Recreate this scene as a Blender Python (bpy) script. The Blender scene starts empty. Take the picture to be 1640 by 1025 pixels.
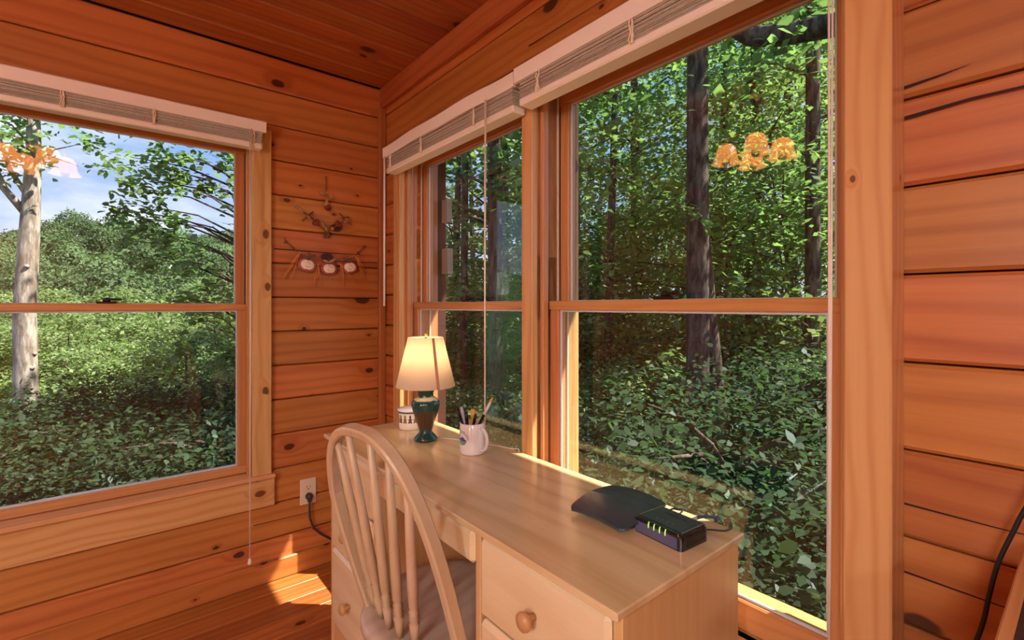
import bpy, math, random
import numpy as np
from mathutils import Matrix, Vector, Euler

# ------------------------------------------------------------------ camera, world, sun, exposure
scene = bpy.context.scene
col = scene.collection
PI = math.pi
H = 1.21                                    # eye height
cam_d = bpy.data.cameras.new('camera')
cam = bpy.data.objects.new('camera', cam_d); col.objects.link(cam)
cam_d.sensor_width = 36.0; cam_d.lens = 36.0 * 773 / 1640
cam_d.shift_y = -22.5 / 1640
cam_d.clip_start = 0.02; cam_d.clip_end = 1000
cam.location = (0, 0, H)
cam.rotation_euler = (PI / 2, 0, -math.atan2(.6344, .7727))
scene.camera = cam
scene.view_settings.view_transform = 'Standard'
scene.view_settings.look = 'None'
scene.view_settings.gamma = 1.0
scene.view_settings.use_curve_mapping = False
scene.view_settings.exposure = 0.38

def s(r, g, b):
    f = lambda c: (c / 255) / 12.92 if c <= 10.3 else (((c / 255) + .055) / 1.055) ** 2.4
    return (f(r), f(g), f(b), 1.0)

world = bpy.data.worlds.new('sky'); scene.world = world
world.use_nodes = True
wn = world.node_tree; wn.nodes.clear()
def wnode(t, **k):
    n = wn.nodes.new(t)
    for a, b in k.items(): setattr(n, a, b)
    return n
w_out = wnode('ShaderNodeOutputWorld'); w_bg = wnode('ShaderNodeBackground')
w_tc = wnode('ShaderNodeTexCoord'); w_sep = wnode('ShaderNodeSeparateXYZ')
w_ramp = wnode('ShaderNodeValToRGB')
e = w_ramp.color_ramp.elements
e[0].position = 0.0; e[0].color = s(205, 219, 242)
e[1].position = 0.75; e[1].color = s(96, 140, 218)
m_ = w_ramp.color_ramp.elements.new(.28); m_.color = s(140, 176, 234)
w_map = wnode('ShaderNodeMapping'); w_map.inputs['Scale'].default_value = (2.2, 2.2, 6.5)
w_noise = wnode('ShaderNodeTexNoise'); w_noise.inputs['Scale'].default_value = 1.6
w_noise.inputs['Detail'].default_value = 6; w_noise.inputs['Roughness'].default_value = .55
w_cr = wnode('ShaderNodeValToRGB')
w_cr.color_ramp.elements[0].position = .47; w_cr.color_ramp.elements[0].color = (0, 0, 0, 1)
w_cr.color_ramp.elements[1].position = .72; w_cr.color_ramp.elements[1].color = (1, 1, 1, 1)
w_mix = wnode('ShaderNodeMixRGB'); w_mix.inputs[2].default_value = (1.0, 1.0, 1.02, 1)
L = wn.links.new
L(w_tc.outputs['Generated'], w_sep.inputs[0]); L(w_sep.outputs['Z'], w_ramp.inputs[0])
L(w_tc.outputs['Generated'], w_map.inputs[0]); L(w_map.outputs[0], w_noise.inputs['Vector'])
L(w_noise.outputs['Fac'], w_cr.inputs[0]); L(w_cr.outputs[0], w_mix.inputs[0])
L(w_ramp.outputs[0], w_mix.inputs[1]); L(w_mix.outputs[0], w_bg.inputs[0])
w_bg.inputs[1].default_value = 1.0
L(w_bg.outputs[0], w_out.inputs[0])

sun_d = bpy.data.lights.new('sun', 'SUN'); sun = bpy.data.objects.new('sun', sun_d); col.objects.link(sun)
sun_d.energy = 11.5; sun_d.angle = .0095; sun_d.color = (1, .93, .80)
SUN = Vector((.55, -.5, 1.0)).normalized()
sun.location = (6, -6, 12)
sun.rotation_euler = SUN.to_track_quat('Z', 'Y').to_euler()

# ------------------------------------------------------------------ helpers
def at_y(u, v, Y):
    """photo pixel -> point on the plane y = Y"""
    dx = (u - 820) / 773; dy = (490 - v) / 773
    t = Y / (.7727 - .6348 * dx)
    return Vector((t * (.6344 + .7731 * dx), Y, H + dy * t))
def at_x(u, v, X):
    dx = (u - 820) / 773; dy = (490 - v) / 773
    t = X / (.6344 + .7731 * dx)
    return Vector((X, t * (.7727 - .6348 * dx), H + dy * t))
def at_t(u, v, t):
    dx = (u - 820) / 773; dy = (490 - v) / 773
    return Vector((t * (.6344 + .7731 * dx), t * (.7727 - .6348 * dx), H + dy * t))

def tag(o, label=None, cat=None, group=None, kind=None):
    if label: o['label'] = label
    if cat: o['category'] = cat
    if group: o['group'] = group
    if kind: o['kind'] = kind
    return o
def thing(name, label, cat, loc=(0, 0, 0), rz=0, group=None):
    o = bpy.data.objects.new(name, None); col.objects.link(o)
    o.empty_display_size = .05
    o.location = loc; o.rotation_euler = (0, 0, rz)
    return tag(o, label, cat, group)
def link(name, me, mat=None, parent=None, loc=(0, 0, 0), rot=(0, 0, 0)):
    o = bpy.data.objects.new(name, me); col.objects.link(o)
    if mat is not None and len(me.materials) == 0: me.materials.append(mat)
    o.location = loc; o.rotation_euler = rot
    if parent is not None: o.parent = parent
    return o
def copy_tree(o, parent=None):
    c = o.copy(); col.objects.link(c)
    if parent is not None: c.parent = parent
    for ch in list(o.children): copy_tree(ch, c)
    return c

class MB:
    def __init__(self): self.v = []; self.f = []; self.sm = []
    def add(self, vs, fs, smooth=False):
        b = len(self.v); self.v += [tuple(p) for p in vs]
        self.f += [tuple(i + b for i in q) for q in fs]; self.sm += [smooth] * len(fs); return self
    def box(self, c, d, ch=0.0, M=None):
        vs, fs = cham_box_data(d[0], d[1], d[2], ch)
        P = [Vector(p) for p in vs]
        if M is not None: P = [M @ p for p in P]
        return self.add([p + Vector(c) for p in P], fs)
    def tube(self, path, r, n=8, smooth=True, cap=True, flat=None):
        path = [Vector(p) for p in path]; k = len(path)
        rs = r if isinstance(r, (list, tuple)) else [r] * k
        vs = []; fs = []
        up = None
        for i, p in enumerate(path):
            d = (path[min(i + 1, k - 1)] - path[max(i - 1, 0)])
            d = d.normalized() if d.length > 1e-9 else Vector((0, 0, 1))
            if up is None:
                a = Vector((0, 0, 1)) if abs(d.z) < .9 else Vector((1, 0, 0))
                up = (a - d * a.dot(d)).normalized()
            else:
                up = up - d * up.dot(d)
                up = up.normalized() if up.length > 1e-6 else d.orthogonal().normalized()
            sd = d.cross(up)
            for j in range(n):
                a = 2 * PI * j / n
                vs.append(p + (up * math.cos(a) + sd * math.sin(a)) * rs[i])
        for i in range(k - 1):
            for j in range(n):
                fs.append((i * n + j, i * n + (j + 1) % n, (i + 1) * n + (j + 1) % n, (i + 1) * n + j))
        if cap:
            fs.append(tuple(range(n - 1, -1, -1))); fs.append(tuple(range((k - 1) * n, k * n)))
        return self.add(vs, fs, smooth)
    def lathe(self, prof, n=32, c=(0, 0, 0), smooth=True, M=None, flute=None, close=True):
        vs = []; fs = []; k = len(prof)
        for (r, z) in prof:
            for j in range(n):
                a = 2 * PI * j / n
                rr = r * (1 + (flute(a, z) if flute else 0))
                vs.append(Vector((rr * math.cos(a), rr * math.sin(a), z)))
        for i in range(k - 1):
            for j in range(n):
                fs.append((i * n + j, i * n + (j + 1) % n, (i + 1) * n + (j + 1) % n, (i + 1) * n + j))
        if close:
            if prof[0][0] > 1e-6: fs.append(tuple(range(n - 1, -1, -1)))
            if prof[-1][0] > 1e-6: fs.append(tuple(range((k - 1) * n, k * n)))
        if M is not None: vs = [M @ p for p in vs]
        return self.add([p + Vector(c) for p in vs], fs, smooth)
    def extrude(self, pts, h, M=None, c=(0, 0, 0), ch=0.0):
        """polygon in local xy, thickness h along z, optional chamfer on the top rim"""
        n = len(pts); vs = [(x, y, 0) for x, y in pts]
        cx = sum(p[0] for p in pts) / n; cy = sum(p[1] for p in pts) / n
        if ch > 0:
            vs += [(x, y, h - ch) for x, y in pts]
            vs += [(x - (x - cx) / max(1e-6, math.hypot(x - cx, y - cy)) * ch, y - (y - cy) / max(1e-6, math.hypot(x - cx, y - cy)) * ch, h) for x, y in pts]
            rings = 3
        else:
            vs += [(x, y, h) for x, y in pts]; rings = 2
        fs = [tuple(range(n - 1, -1, -1)), tuple(range((rings - 1) * n, rings * n))]
        for k in range(rings - 1):
            for j in range(n):
                fs.append((k * n + j, k * n + (j + 1) % n, (k + 1) * n + (j + 1) % n, (k + 1) * n + j))
        P = [Vector(p) for p in vs]
        if M is not None: P = [M @ p for p in P]
        return self.add([p + Vector(c) for p in P], fs)
    def puff(self, pts, h, M=None, c=(0, 0, 0)):
        """stuffed flat shape: outline in xy, swelling to h along z"""
        n = len(pts); cx = sum(p[0] for p in pts) / n; cy = sum(p[1] for p in pts) / n
        vs = []; fs = []
        for sc, z in ((1, 0), (.97, .45 * h), (.86, .8 * h), (.55, h)):
            vs += [Vector((cx + (x - cx) * sc, cy + (y - cy) * sc, z)) for x, y in pts]
        vs.append(Vector((cx, cy, h)))
        for k in range(3):
            for j in range(n):
                fs.append((k * n + j, k * n + (j + 1) % n, (k + 1) * n + (j + 1) % n, (k + 1) * n + j))
        for j in range(n): fs.append((3 * n + j, 3 * n + (j + 1) % n, 4 * n))
        fs.append(tuple(range(n - 1, -1, -1)))
        if M is not None: vs = [M @ p for p in vs]
        return self.add([p + Vector(c) for p in vs], fs, True)
    def mesh(self, name):
        me = bpy.data.meshes.new(name); me.from_pydata(self.v, [], self.f)
        me.polygons.foreach_set('use_smooth', self.sm); me.update()
        return me
    def build(self, name, mat, parent=None, loc=(0, 0, 0), rot=(0, 0, 0)):
        return link(name, self.mesh(name), mat, parent, loc, rot)

def cham_box_data(sx, sy, sz, c):
    hx, hy, hz = sx / 2, sy / 2, sz / 2
    if c <= 0:
        v = [(x, y, z) for x in (-hx, hx) for y in (-hy, hy) for z in (-hz, hz)]
        return v, [(0, 1, 3, 2), (4, 6, 7, 5), (0, 4, 5, 1), (2, 3, 7, 6), (0, 2, 6, 4), (1, 5, 7, 3)]
    v = []; idx = {}
    for i in (-1, 1):
        for j in (-1, 1):
            for k in (-1, 1):
                for ax in range(3):
                    p = [i * (hx - c), j * (hy - c), k * (hz - c)]
                    p[ax] = (i * hx, j * hy, k * hz)[ax]
                    idx[(i, j, k, ax)] = len(v); v.append(tuple(p))
    f = []
    S = (-1, 1)
    def orient(q):
        a, b, d = (Vector(v[q[0]]), Vector(v[q[1]]), Vector(v[q[2]]))
        n = (b - a).cross(d - a); ce = sum((Vector(v[i]) for i in q), Vector()) / len(q)
        return tuple(q) if n.dot(ce) > 0 else tuple(reversed(q))
    for sg in S:
        f.append(orient([idx[(sg, -1, -1, 0)], idx[(sg, 1, -1, 0)], idx[(sg, 1, 1, 0)], idx[(sg, -1, 1, 0)]]))
        f.append(orient([idx[(-1, sg, -1, 1)], idx[(1, sg, -1, 1)], idx[(1, sg, 1, 1)], idx[(-1, sg, 1, 1)]]))
        f.append(orient([idx[(-1, -1, sg, 2)], idx[(1, -1, sg, 2)], idx[(1, 1, sg, 2)], idx[(-1, 1, sg, 2)]]))
    for a in S:
        for b in S:
            f.append(orient([idx[(-1, a, b, 1)], idx[(1, a, b, 1)], idx[(1, a, b, 2)], idx[(-1, a, b, 2)]]))
            f.append(orient([idx[(a, -1, b, 0)], idx[(a, 1, b, 0)], idx[(a, 1, b, 2)], idx[(a, -1, b, 2)]]))
            f.append(orient([idx[(a, b, -1, 0)], idx[(a, b, 1, 0)], idx[(a, b, 1, 1)], idx[(a, b, -1, 1)]]))
            for k in S: f.append(orient([idx[(a, b, k, 0)], idx[(a, b, k, 1)], idx[(a, b, k, 2)]]))
    return v, f

_cache = {}
def beam(name, mat, lo, hi, parent=None, ch=.002, axis=None):
    """wooden member between two corners; grain (local x) along its longest side"""
    lo = Vector(lo); hi = Vector(hi); c = (lo + hi) / 2; d = hi - lo
    d = Vector([abs(q) for q in d])
    if axis is None: axis = max(range(3), key=lambda i: d[i])
    if axis == 0: dims, rot = (d.x, d.y, d.z), (0, 0, 0)
    elif axis == 1: dims, rot = (d.y, d.x, d.z), (0, 0, PI / 2)
    else: dims, rot = (d.z, d.y, d.x), (0, -PI / 2, 0)
    ch = min(ch, .45 * min(dims))
    key = (mat.name, round(dims[0], 4), round(dims[1], 4), round(dims[2], 4), round(ch, 4))
    me = _cache.get(key)
    if me is None:
        vs, fs = cham_box_data(*dims, ch)
        me = bpy.data.meshes.new(name); me.from_pydata(vs, [], fs); me.update(); me.materials.append(mat)
        _cache[key] = me
    return link(name, me, None, parent, c, rot)

# ------------------------------------------------------------------ materials
def mat_new(name):
    m = bpy.data.materials.new(name); m.use_nodes = True
    nt = m.node_tree; nt.nodes.clear()
    out = nt.nodes.new('ShaderNodeOutputMaterial')
    return m, nt, out
def N(nt, t, ins=None, **k):
    n = nt.nodes.new(t)
    for a, b in k.items(): setattr(n, a, b)
    for a, b in (ins or {}).items():
        if hasattr(b, 'is_linked') or hasattr(b, 'links'): nt.links.new(b, n.inputs[a])
        else: n.inputs[a].default_value = b
    return n
def math_(nt, op, a, b=None, c=None, clamp=False):
    n = nt.nodes.new('ShaderNodeMath'); n.operation = op; n.use_clamp = clamp
    for i, q in enumerate((a, b, c)):
        if q is None: continue
        if hasattr(q, 'links'): nt.links.new(q, n.inputs[i])
        else: n.inputs[i].default_value = q
    return n.outputs[0]
def mixc(nt, fac, a, b, mode='MIX'):
    n = nt.nodes.new('ShaderNodeMixRGB'); n.blend_type = mode
    for i, q in ((0, fac), (1, a), (2, b)):
        if hasattr(q, 'links'): nt.links.new(q, n.inputs[i])
        else: n.inputs[i].default_value = q
    return n.outputs[0]
def smooth(nt, x, a, b):
    n = nt.nodes.new('ShaderNodeMapRange'); n.interpolation_type = 'SMOOTHSTEP'
    nt.links.new(x, n.inputs['Value']); n.inputs['From Min'].default_value = a; n.inputs['From Max'].default_value = b
    n.inputs['To Min'].default_value = 0; n.inputs['To Max'].default_value = 1
    return n.outputs[0]

def plain(name, c, rough=.5, metal=0, spec=.5, noise=0.0, nscale=20, coat=0):
    m, nt, out = mat_new(name)
    b = N(nt, 'ShaderNodeBsdfPrincipled', {'Roughness': rough, 'Metallic': metal, 'Base Color': c, 'Specular IOR Level': spec, 'Coat Weight': coat})
    if noise > 0:
        tc = N(nt, 'ShaderNodeTexCoord')
        n = N(nt, 'ShaderNodeTexNoise', {'Vector': tc.outputs['Object'], 'Scale': nscale, 'Detail': 3})
        k = math_(nt, 'MULTIPLY_ADD', n.outputs['Fac'], 2 * noise, 1 - noise)
        hs = N(nt, 'ShaderNodeHueSaturation', {'Color': c, 'Value': k})
        nt.links.new(hs.outputs[0], b.inputs['Base Color'])
    nt.links.new(b.outputs[0], out.inputs[0])
    return m

def wood(name, c1, c2, cd, knots=.25, ringf=26, rough=.38, vary=.16, kscale=(3.6, 6.0, 6.0), fiber=.5, coat=.0, wander=.12, grain='x', rings=.38):
    m, nt, out = mat_new(name)
    tc = N(nt, 'ShaderNodeTexCoord'); oi = N(nt, 'ShaderNodeObjectInfo')
    r = oi.outputs['Random']
    off = N(nt, 'ShaderNodeCombineXYZ', {0: math_(nt, 'MULTIPLY', r, 37.0), 1: math_(nt, 'MULTIPLY', r, 113.0), 2: math_(nt, 'MULTIPLY', r, 59.0)})
    p = N(nt, 'ShaderNodeVectorMath', {0: tc.outputs['Object'], 1: off.outputs[0]}, operation='ADD').outputs[0]
    if grain == 'z':
        sw = N(nt, 'ShaderNodeSeparateXYZ', {0: p}); p = N(nt, 'ShaderNodeCombineXYZ', {0: sw.outputs['Z'], 1: sw.outputs['Y'], 2: sw.outputs['X']}).outputs[0]
    def sc(v): return N(nt, 'ShaderNodeVectorMath', {0: p, 1: v}, operation='MULTIPLY').outputs[0]
    # knots
    sp0 = N(nt, 'ShaderNodeSeparateXYZ', {0: p})
    k2 = N(nt, 'ShaderNodeCombineXYZ', {0: math_(nt, 'MULTIPLY', sp0.outputs['X'], kscale[0]), 1: math_(nt, 'MULTIPLY', math_(nt, 'ADD', sp0.outputs['Y'], sp0.outputs['Z']), kscale[1]), 2: 0.0})
    kv = N(nt, 'ShaderNodeTexVoronoi', {'Vector': k2.outputs[0], 'Scale': 1.0, 'Randomness': 1.0}, voronoi_dimensions='2D')
    wob = N(nt, 'ShaderNodeTexNoise', {'Vector': sc((30, 40, 40)), 'Scale': 1.0, 'Detail': 2})
    d = math_(nt, 'ADD', kv.outputs['Distance'], math_(nt, 'MULTIPLY_ADD', wob.outputs['Fac'], .05, -.025))
    kc = N(nt, 'ShaderNodeSeparateColor', {0: kv.outputs['Color']})
    keep = math_(nt, 'LESS_THAN', kc.outputs[0], knots)
    rad = math_(nt, 'MULTIPLY_ADD', math_(nt, 'POWER', kc.outputs[1], 1.5), .13, .024)
    core = math_(nt, 'MULTIPLY', keep, math_(nt, 'SUBTRACT', 1.0, smooth(nt, math_(nt, 'DIVIDE', d, rad), .75, 1.1)))
    halo = math_(nt, 'MULTIPLY', keep, math_(nt, 'SUBTRACT', 1.0, smooth(nt, math_(nt, 'DIVIDE', d, rad), 1.0, 3.6)))
    # growth rings running along the board, swerving round the knots
    n1 = N(nt, 'ShaderNodeTexNoise', {'Vector': sc((.9, 4.5, 4.5)), 'Scale': 1.0, 'Detail': 3, 'Roughness': .5})
    sp = N(nt, 'ShaderNodeSeparateXYZ', {0: p})
    yy = math_(nt, 'ADD', sp.outputs['Y'], math_(nt, 'MULTIPLY', sp.outputs['Z'], .8))
    ph = math_(nt, 'ADD', yy, math_(nt, 'MULTIPLY', n1.outputs['Fac'], wander))
    ph = math_(nt, 'ADD', ph, math_(nt, 'MULTIPLY', halo, .03))
    ring = math_(nt, 'MULTIPLY_ADD', math_(nt, 'SINE', math_(nt, 'MULTIPLY', ph, ringf * 2 * PI)), .5, .5)
    ring = math_(nt, 'POWER', ring, 2.2)
    fb = N(nt, 'ShaderNodeTexNoise', {'Vector': sc((3, 130, 130)), 'Scale': 1.0, 'Detail': 3, 'Roughness': .6})
    br = N(nt, 'ShaderNodeTexNoise', {'Vector': sc((.8, 7, 7)), 'Scale': 1.0, 'Detail': 2})
    g = math_(nt, 'ADD', math_(nt, 'MULTIPLY', ring, rings), math_(nt, 'MULTIPLY', fb.outputs['Fac'], fiber))
    g = math_(nt, 'ADD', g, math_(nt, 'MULTIPLY_ADD', br.outputs['Fac'], 1.1, -.58), clamp=True)
    c = mixc(nt, g, c1, c2)
    c = mixc(nt, math_(nt, 'MULTIPLY', halo, .55), c, c2)
    c = mixc(nt, math_(nt, 'MULTIPLY', core, .88), c, cd)
    val = math_(nt, 'MULTIPLY_ADD', r, 2 * vary, 1 - vary)
    hue = math_(nt, 'MULTIPLY_ADD', math_(nt, 'FRACT', math_(nt, 'MULTIPLY', r, 7.31)), .018, .496)
    hs = N(nt, 'ShaderNodeHueSaturation', {'Color': c, 'Value': val, 'Hue': hue})
    bump = N(nt, 'ShaderNodeBump', {'Height': math_(nt, 'ADD', fb.outputs['Fac'], math_(nt, 'MULTIPLY', ring, .3)), 'Strength': .12, 'Distance': .002})
    b = N(nt, 'ShaderNodeBsdfPrincipled', {'Base Color': hs.outputs[0], 'Roughness': rough, 'Normal': bump.outputs[0], 'Coat Weight': coat, 'Coat Roughness': .15})
    nt.links.new(b.outputs[0], out.inputs[0])
    return m

M = {}
M['log'] = wood('log_board', s(204, 128, 68), s(162, 84, 40), s(50, 25, 16), knots=.38, rough=.42, vary=.16)
M['ceiling'] = wood('ceiling_board', s(186, 104, 58), s(144, 72, 38), s(48, 24, 16), knots=.42, rough=.42, vary=.13)
M['floor'] = wood('floor_board', s(188, 112, 58), s(146, 74, 36), s(50, 24, 14), knots=.4, rough=.3, vary=.15)
M['trim'] = wood('trim_pine', s(226, 174, 118), s(204, 140, 82), s(100, 54, 30), knots=.30, rough=.36, vary=.06, kscale=(4.5, 7, 7), ringf=34, rings=.5, wander=.16)
M['redtrim'] = wood('stained_trim', s(190, 112, 62), s(154, 78, 40), s(60, 30, 18), knots=.15, rough=.4, vary=.08)
M['sash'] = wood('sash_wood', s(210, 146, 96), s(188, 116, 70), s(110, 60, 34), knots=.0, ringf=60, rough=.34, vary=.05)
M['desk'] = wood('desk_wood', s(234, 202, 158), s(204, 162, 116), s(140, 92, 58), knots=.0, ringf=14, rough=.2, vary=.03, wander=.3, fiber=.55, coat=.3)
M['deskside'] = wood('desk_panel_wood', s(224, 178, 126), s(198, 144, 94), s(140, 92, 58), knots=.0, ringf=40, rough=.3, vary=.03, rings=.16, fiber=.5)
M['drawer'] = wood('drawer_wood', s(240, 214, 174), s(222, 186, 140), s(140, 92, 58), knots=.0, ringf=14, rough=.3, vary=.03, wander=.25)
M['chair'] = wood('chair_wood', s(212, 180, 148), s(176, 138, 104), s(120, 84, 56), knots=.0, ringf=20, rough=.34, vary=.02, grain='z', rings=.15)
M['seat'] = wood('chair_seat_wood', s(206, 182, 164), s(182, 150, 128), s(120, 84, 56), knots=.0, ringf=20, rough=.3, vary=.02)
M['knob'] = wood('knob_wood', s(204, 156, 108), s(180, 128, 82), s(110, 66, 40), knots=.0, rough=.3, vary=.05, rings=.15)
M['stool'] = wood('varnished_sill', s(226, 174, 118), s(204, 140, 82), s(100, 54, 30), knots=.1, rough=.14, vary=.04, coat=.8)
M['gap'] = plain('dark_joint', s(46, 20, 12), .8)
M['backing'] = plain('wall_backing', s(70, 34, 20), .8, noise=.2)
M['vinyl'] = plain('vinyl_track', s(222, 206, 186), .4)
M['gasket'] = plain('glazing_bead', s(206, 206, 208), .35)
M['valance'] = plain('blind_valance', s(250, 240, 228), .45)
M['slat'] = plain('blind_slat', s(208, 200, 184), .5, noise=.25, nscale=120)
M['rail'] = plain('blind_rail', s(250, 240, 226), .45)
M['tape'] = plain('ladder_cord', s(240, 224, 196), .8)
M['cord'] = plain('white_cord', s(240, 228, 212), .6)
M['black'] = plain('black_plastic', s(20, 20, 23), .38)
M['blackcord'] = plain('black_cord', s(30, 28, 30), .5)
M['greycord'] = plain('grey_cord', s(62, 56, 58), .55)
M['lock'] = plain('bronze_lock', s(48, 36, 30), .4, metal=.4)
M['ivory'] = plain('ivory_plastic', s(232, 212, 178), .35)
M['slot'] = plain('outlet_slot', s(60, 44, 34), .7)
M['white'] = plain('white_glaze', s(244, 240, 238), .15, coat=.4)
M['exterior'] = plain('exterior_wood', s(150, 140, 134), .7, noise=.2)
M['twig'] = plain('twig_bark', s(122, 84, 62), .85, noise=.3, nscale=90)
M['raffia'] = plain('raffia', s(226, 150, 72), .7)
M['cream'] = plain('cream_felt', s(250, 232, 206), .9, noise=.05, nscale=300)
M['seed'] = plain('dark_seed', s(46, 26, 24), .6)
M['maroon'] = plain('maroon_wood', s(132, 48, 44), .7, noise=.15, nscale=80)
M['burlap'] = plain('burlap_cloth', s(176, 142, 100), .9, noise=.35, nscale=160)
M['olive'] = plain('olive_cloth', s(112, 96, 66), .9, noise=.35, nscale=160)
M['redberry'] = plain('red_berry', s(140, 22, 30), .3)

def checker(name, c1, c2, sc):
    m, nt, out = mat_new(name)
    tc = N(nt, 'ShaderNodeTexCoord')
    k = N(nt, 'ShaderNodeTexChecker', {'Vector': tc.outputs['Object'], 'Color1': c1, 'Color2': c2, 'Scale': sc})
    b = N(nt, 'ShaderNodeBsdfPrincipled', {'Base Color': k.outputs[0], 'Roughness': .9})
    nt.links.new(b.outputs[0], out.inputs[0]); return m
M['gingham'] = checker('red_gingham', s(150, 50, 56), s(196, 130, 126), 320)

def glass(name):
    m, nt, out = mat_new(name)
    g = N(nt, 'ShaderNodeNewGeometry')
    dt = N(nt, 'ShaderNodeVectorMath', {0: g.outputs['Normal'], 1: g.outputs['Incoming']}, operation='DOT_PRODUCT')
    c = math_(nt, 'ABSOLUTE', dt.outputs['Value'])
    f = math_(nt, 'POWER', math_(nt, 'SUBTRACT', 1.0, c, clamp=True), 5.0)
    f = math_(nt, 'MULTIPLY_ADD', f, .96, .04)
    tr = N(nt, 'ShaderNodeBsdfTransparent', {'Color': (.97, .985, .975, 1)})
    gl = N(nt, 'ShaderNodeBsdfGlossy', {'Roughness': .0, 'Color': (1, 1, 1, 1)})
    mx = N(nt, 'ShaderNodeMixShader', {0: f, 1: tr.outputs[0], 2: gl.outputs[0]})
    nt.links.new(mx.outputs[0], out.inputs[0]); return m
M['glass'] = glass('window_glass')

def leafmat(name, ca, cb, trans=.4, nscale=1.3, gloss=.02):
    m, nt, out = mat_new(name)
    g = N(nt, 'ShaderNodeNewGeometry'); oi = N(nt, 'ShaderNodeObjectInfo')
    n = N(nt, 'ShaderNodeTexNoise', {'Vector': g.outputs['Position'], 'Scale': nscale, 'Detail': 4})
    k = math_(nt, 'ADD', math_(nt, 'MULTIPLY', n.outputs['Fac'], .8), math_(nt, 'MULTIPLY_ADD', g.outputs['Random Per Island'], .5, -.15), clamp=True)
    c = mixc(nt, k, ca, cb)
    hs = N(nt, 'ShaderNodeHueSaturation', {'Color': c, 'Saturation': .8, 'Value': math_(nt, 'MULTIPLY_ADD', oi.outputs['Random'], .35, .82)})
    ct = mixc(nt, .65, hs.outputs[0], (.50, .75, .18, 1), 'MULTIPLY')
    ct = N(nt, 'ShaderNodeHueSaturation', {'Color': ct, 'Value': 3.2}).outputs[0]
    df = N(nt, 'ShaderNodeBsdfDiffuse', {'Color': hs.outputs[0]})
    tl = N(nt, 'ShaderNodeBsdfTranslucent', {'Color': ct})
    gl = N(nt, 'ShaderNodeBsdfGlossy', {'Roughness': .4, 'Color': (.8, .9, 1, 1)})
    m1 = N(nt, 'ShaderNodeMixShader', {0: trans, 1: df.outputs[0], 2: tl.outputs[0]})
    m2 = N(nt, 'ShaderNodeMixShader', {0: gloss, 1: m1.outputs[0], 2: gl.outputs[0]})
    nt.links.new(m2.outputs[0], out.inputs[0]); return m
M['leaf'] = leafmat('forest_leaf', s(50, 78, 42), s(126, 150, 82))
M['leafshaded'] = leafmat('shade_toned_leaf', s(28, 48, 30), s(66, 94, 58), trans=.3, nscale=2.0, gloss=.008)  # base colour darkened to put the canopy's shade on shrubs and bushes
M['leafsunlit'] = leafmat('sun_toned_leaf', s(74, 100, 50), s(138, 154, 84), trans=.3, nscale=.8)  # paler leaf colour with sunlight put into it, for saplings, bushes and hollow trees
M['leafhill'] = leafmat('hill_leaf', s(52, 80, 50), s(100, 124, 76), trans=.15, nscale=.12, gloss=.0)
def barkmat(name, c1, c2, sc=6):
    m, nt, out = mat_new(name)
    tc = N(nt, 'ShaderNodeTexCoord')
    mp = N(nt, 'ShaderNodeMapping', {'Vector': tc.outputs['Object'], 'Scale': (sc, sc, sc * .25)})
    n = N(nt, 'ShaderNodeTexNoise', {'Vector': mp.outputs[0], 'Scale': 2.5, 'Detail': 6, 'Roughness': .7})
    c = mixc(nt, smooth(nt, n.outputs['Fac'], .35, .68), c1, c2)
    bp = N(nt, 'ShaderNodeBump', {'Height': n.outputs['Fac'], 'Strength': .6, 'Distance': .03})
    b = N(nt, 'ShaderNodeBsdfPrincipled', {'Base Color': c, 'Roughness': .9, 'Normal': bp.outputs[0], 'Specular IOR Level': .1})
    nt.links.new(b.outputs[0], out.inputs[0]); return m
M['bark'] = barkmat('dark_bark', s(52, 44, 40), s(112, 100, 90))
M['barkpale'] = barkmat('pale_bark', s(116, 102, 92), s(190, 178, 166), 4)
M['ground'] = barkmat('forest_floor', s(58, 50, 34), s(92, 98, 56), .6)
M['hillground'] = plain('hill_ground', s(70, 92, 52), .95, noise=.3, nscale=.2)

# ------------------------------------------------------------------ the room
YA, XB, ZC = 2.32, 1.06, 2.312              # far wall, window wall, ceiling
XL, YB = -2.6, -2.8
PITCH = .1525; Z0 = 1.249 - 8 * PITCH       # log courses

def solid(name, boxes, mat):
    b = MB()
    for lo, hi in boxes:
        lo = Vector(lo); hi = Vector(hi); b.box((lo + hi) / 2, hi - lo)
    return tag(b.build(name, mat), kind='structure')

# openings: (along0, along1, z0, z1)
OPA = (-.505, .452, .47, 1.93)
OPB = (.284, 1.985, .48, 1.91)

wallA = solid('wall_far', [((XL, YA + .03, -.2), (OPA[0], YA + .16, 2.6)), ((OPA[1], YA + .03, -.2), (XB + .2, YA + .16, 2.6)),
                           ((OPA[0], YA + .03, -.2), (OPA[1], YA + .16, OPA[2])), ((OPA[0], YA + .03, OPA[3]), (OPA[1], YA + .16, 2.6))], M['backing'])
tag(wallA, 'far wall of orange log boards around the left window')
wallB = solid('wall_right', [((XB + .03, YB, -.2), (XB + .16, OPB[0], 2.6)), ((XB + .03, OPB[1], -.2), (XB + .16, YA + .03, 2.6)),
                             ((XB + .03, OPB[0], -.2), (XB + .16, OPB[1], OPB[2])), ((XB + .03, OPB[0], OPB[3]), (XB + .16, OPB[1], 2.6))], M['backing'])
tag(wallB, 'right wall of orange log boards around the double window')
wallL = solid('wall_left', [((XL - .15, YB, -.2), (XL - .025, YA + .16, 2.6))], M['backing'])
wallK = solid('wall_back', [((XL - .15, YB - .15, -.2), (XB + .16, YB, 2.6))], M['log'])
floor = solid('floor', [((XL - .15, YB, -.2), (XB + .03, YA + .03, -.02))], M['backing'])
ceil = solid('ceiling', [((XL - .15, YB, ZC + .02), (XB + .03, YA + .03, ZC + .14))], M['backing'])

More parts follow.
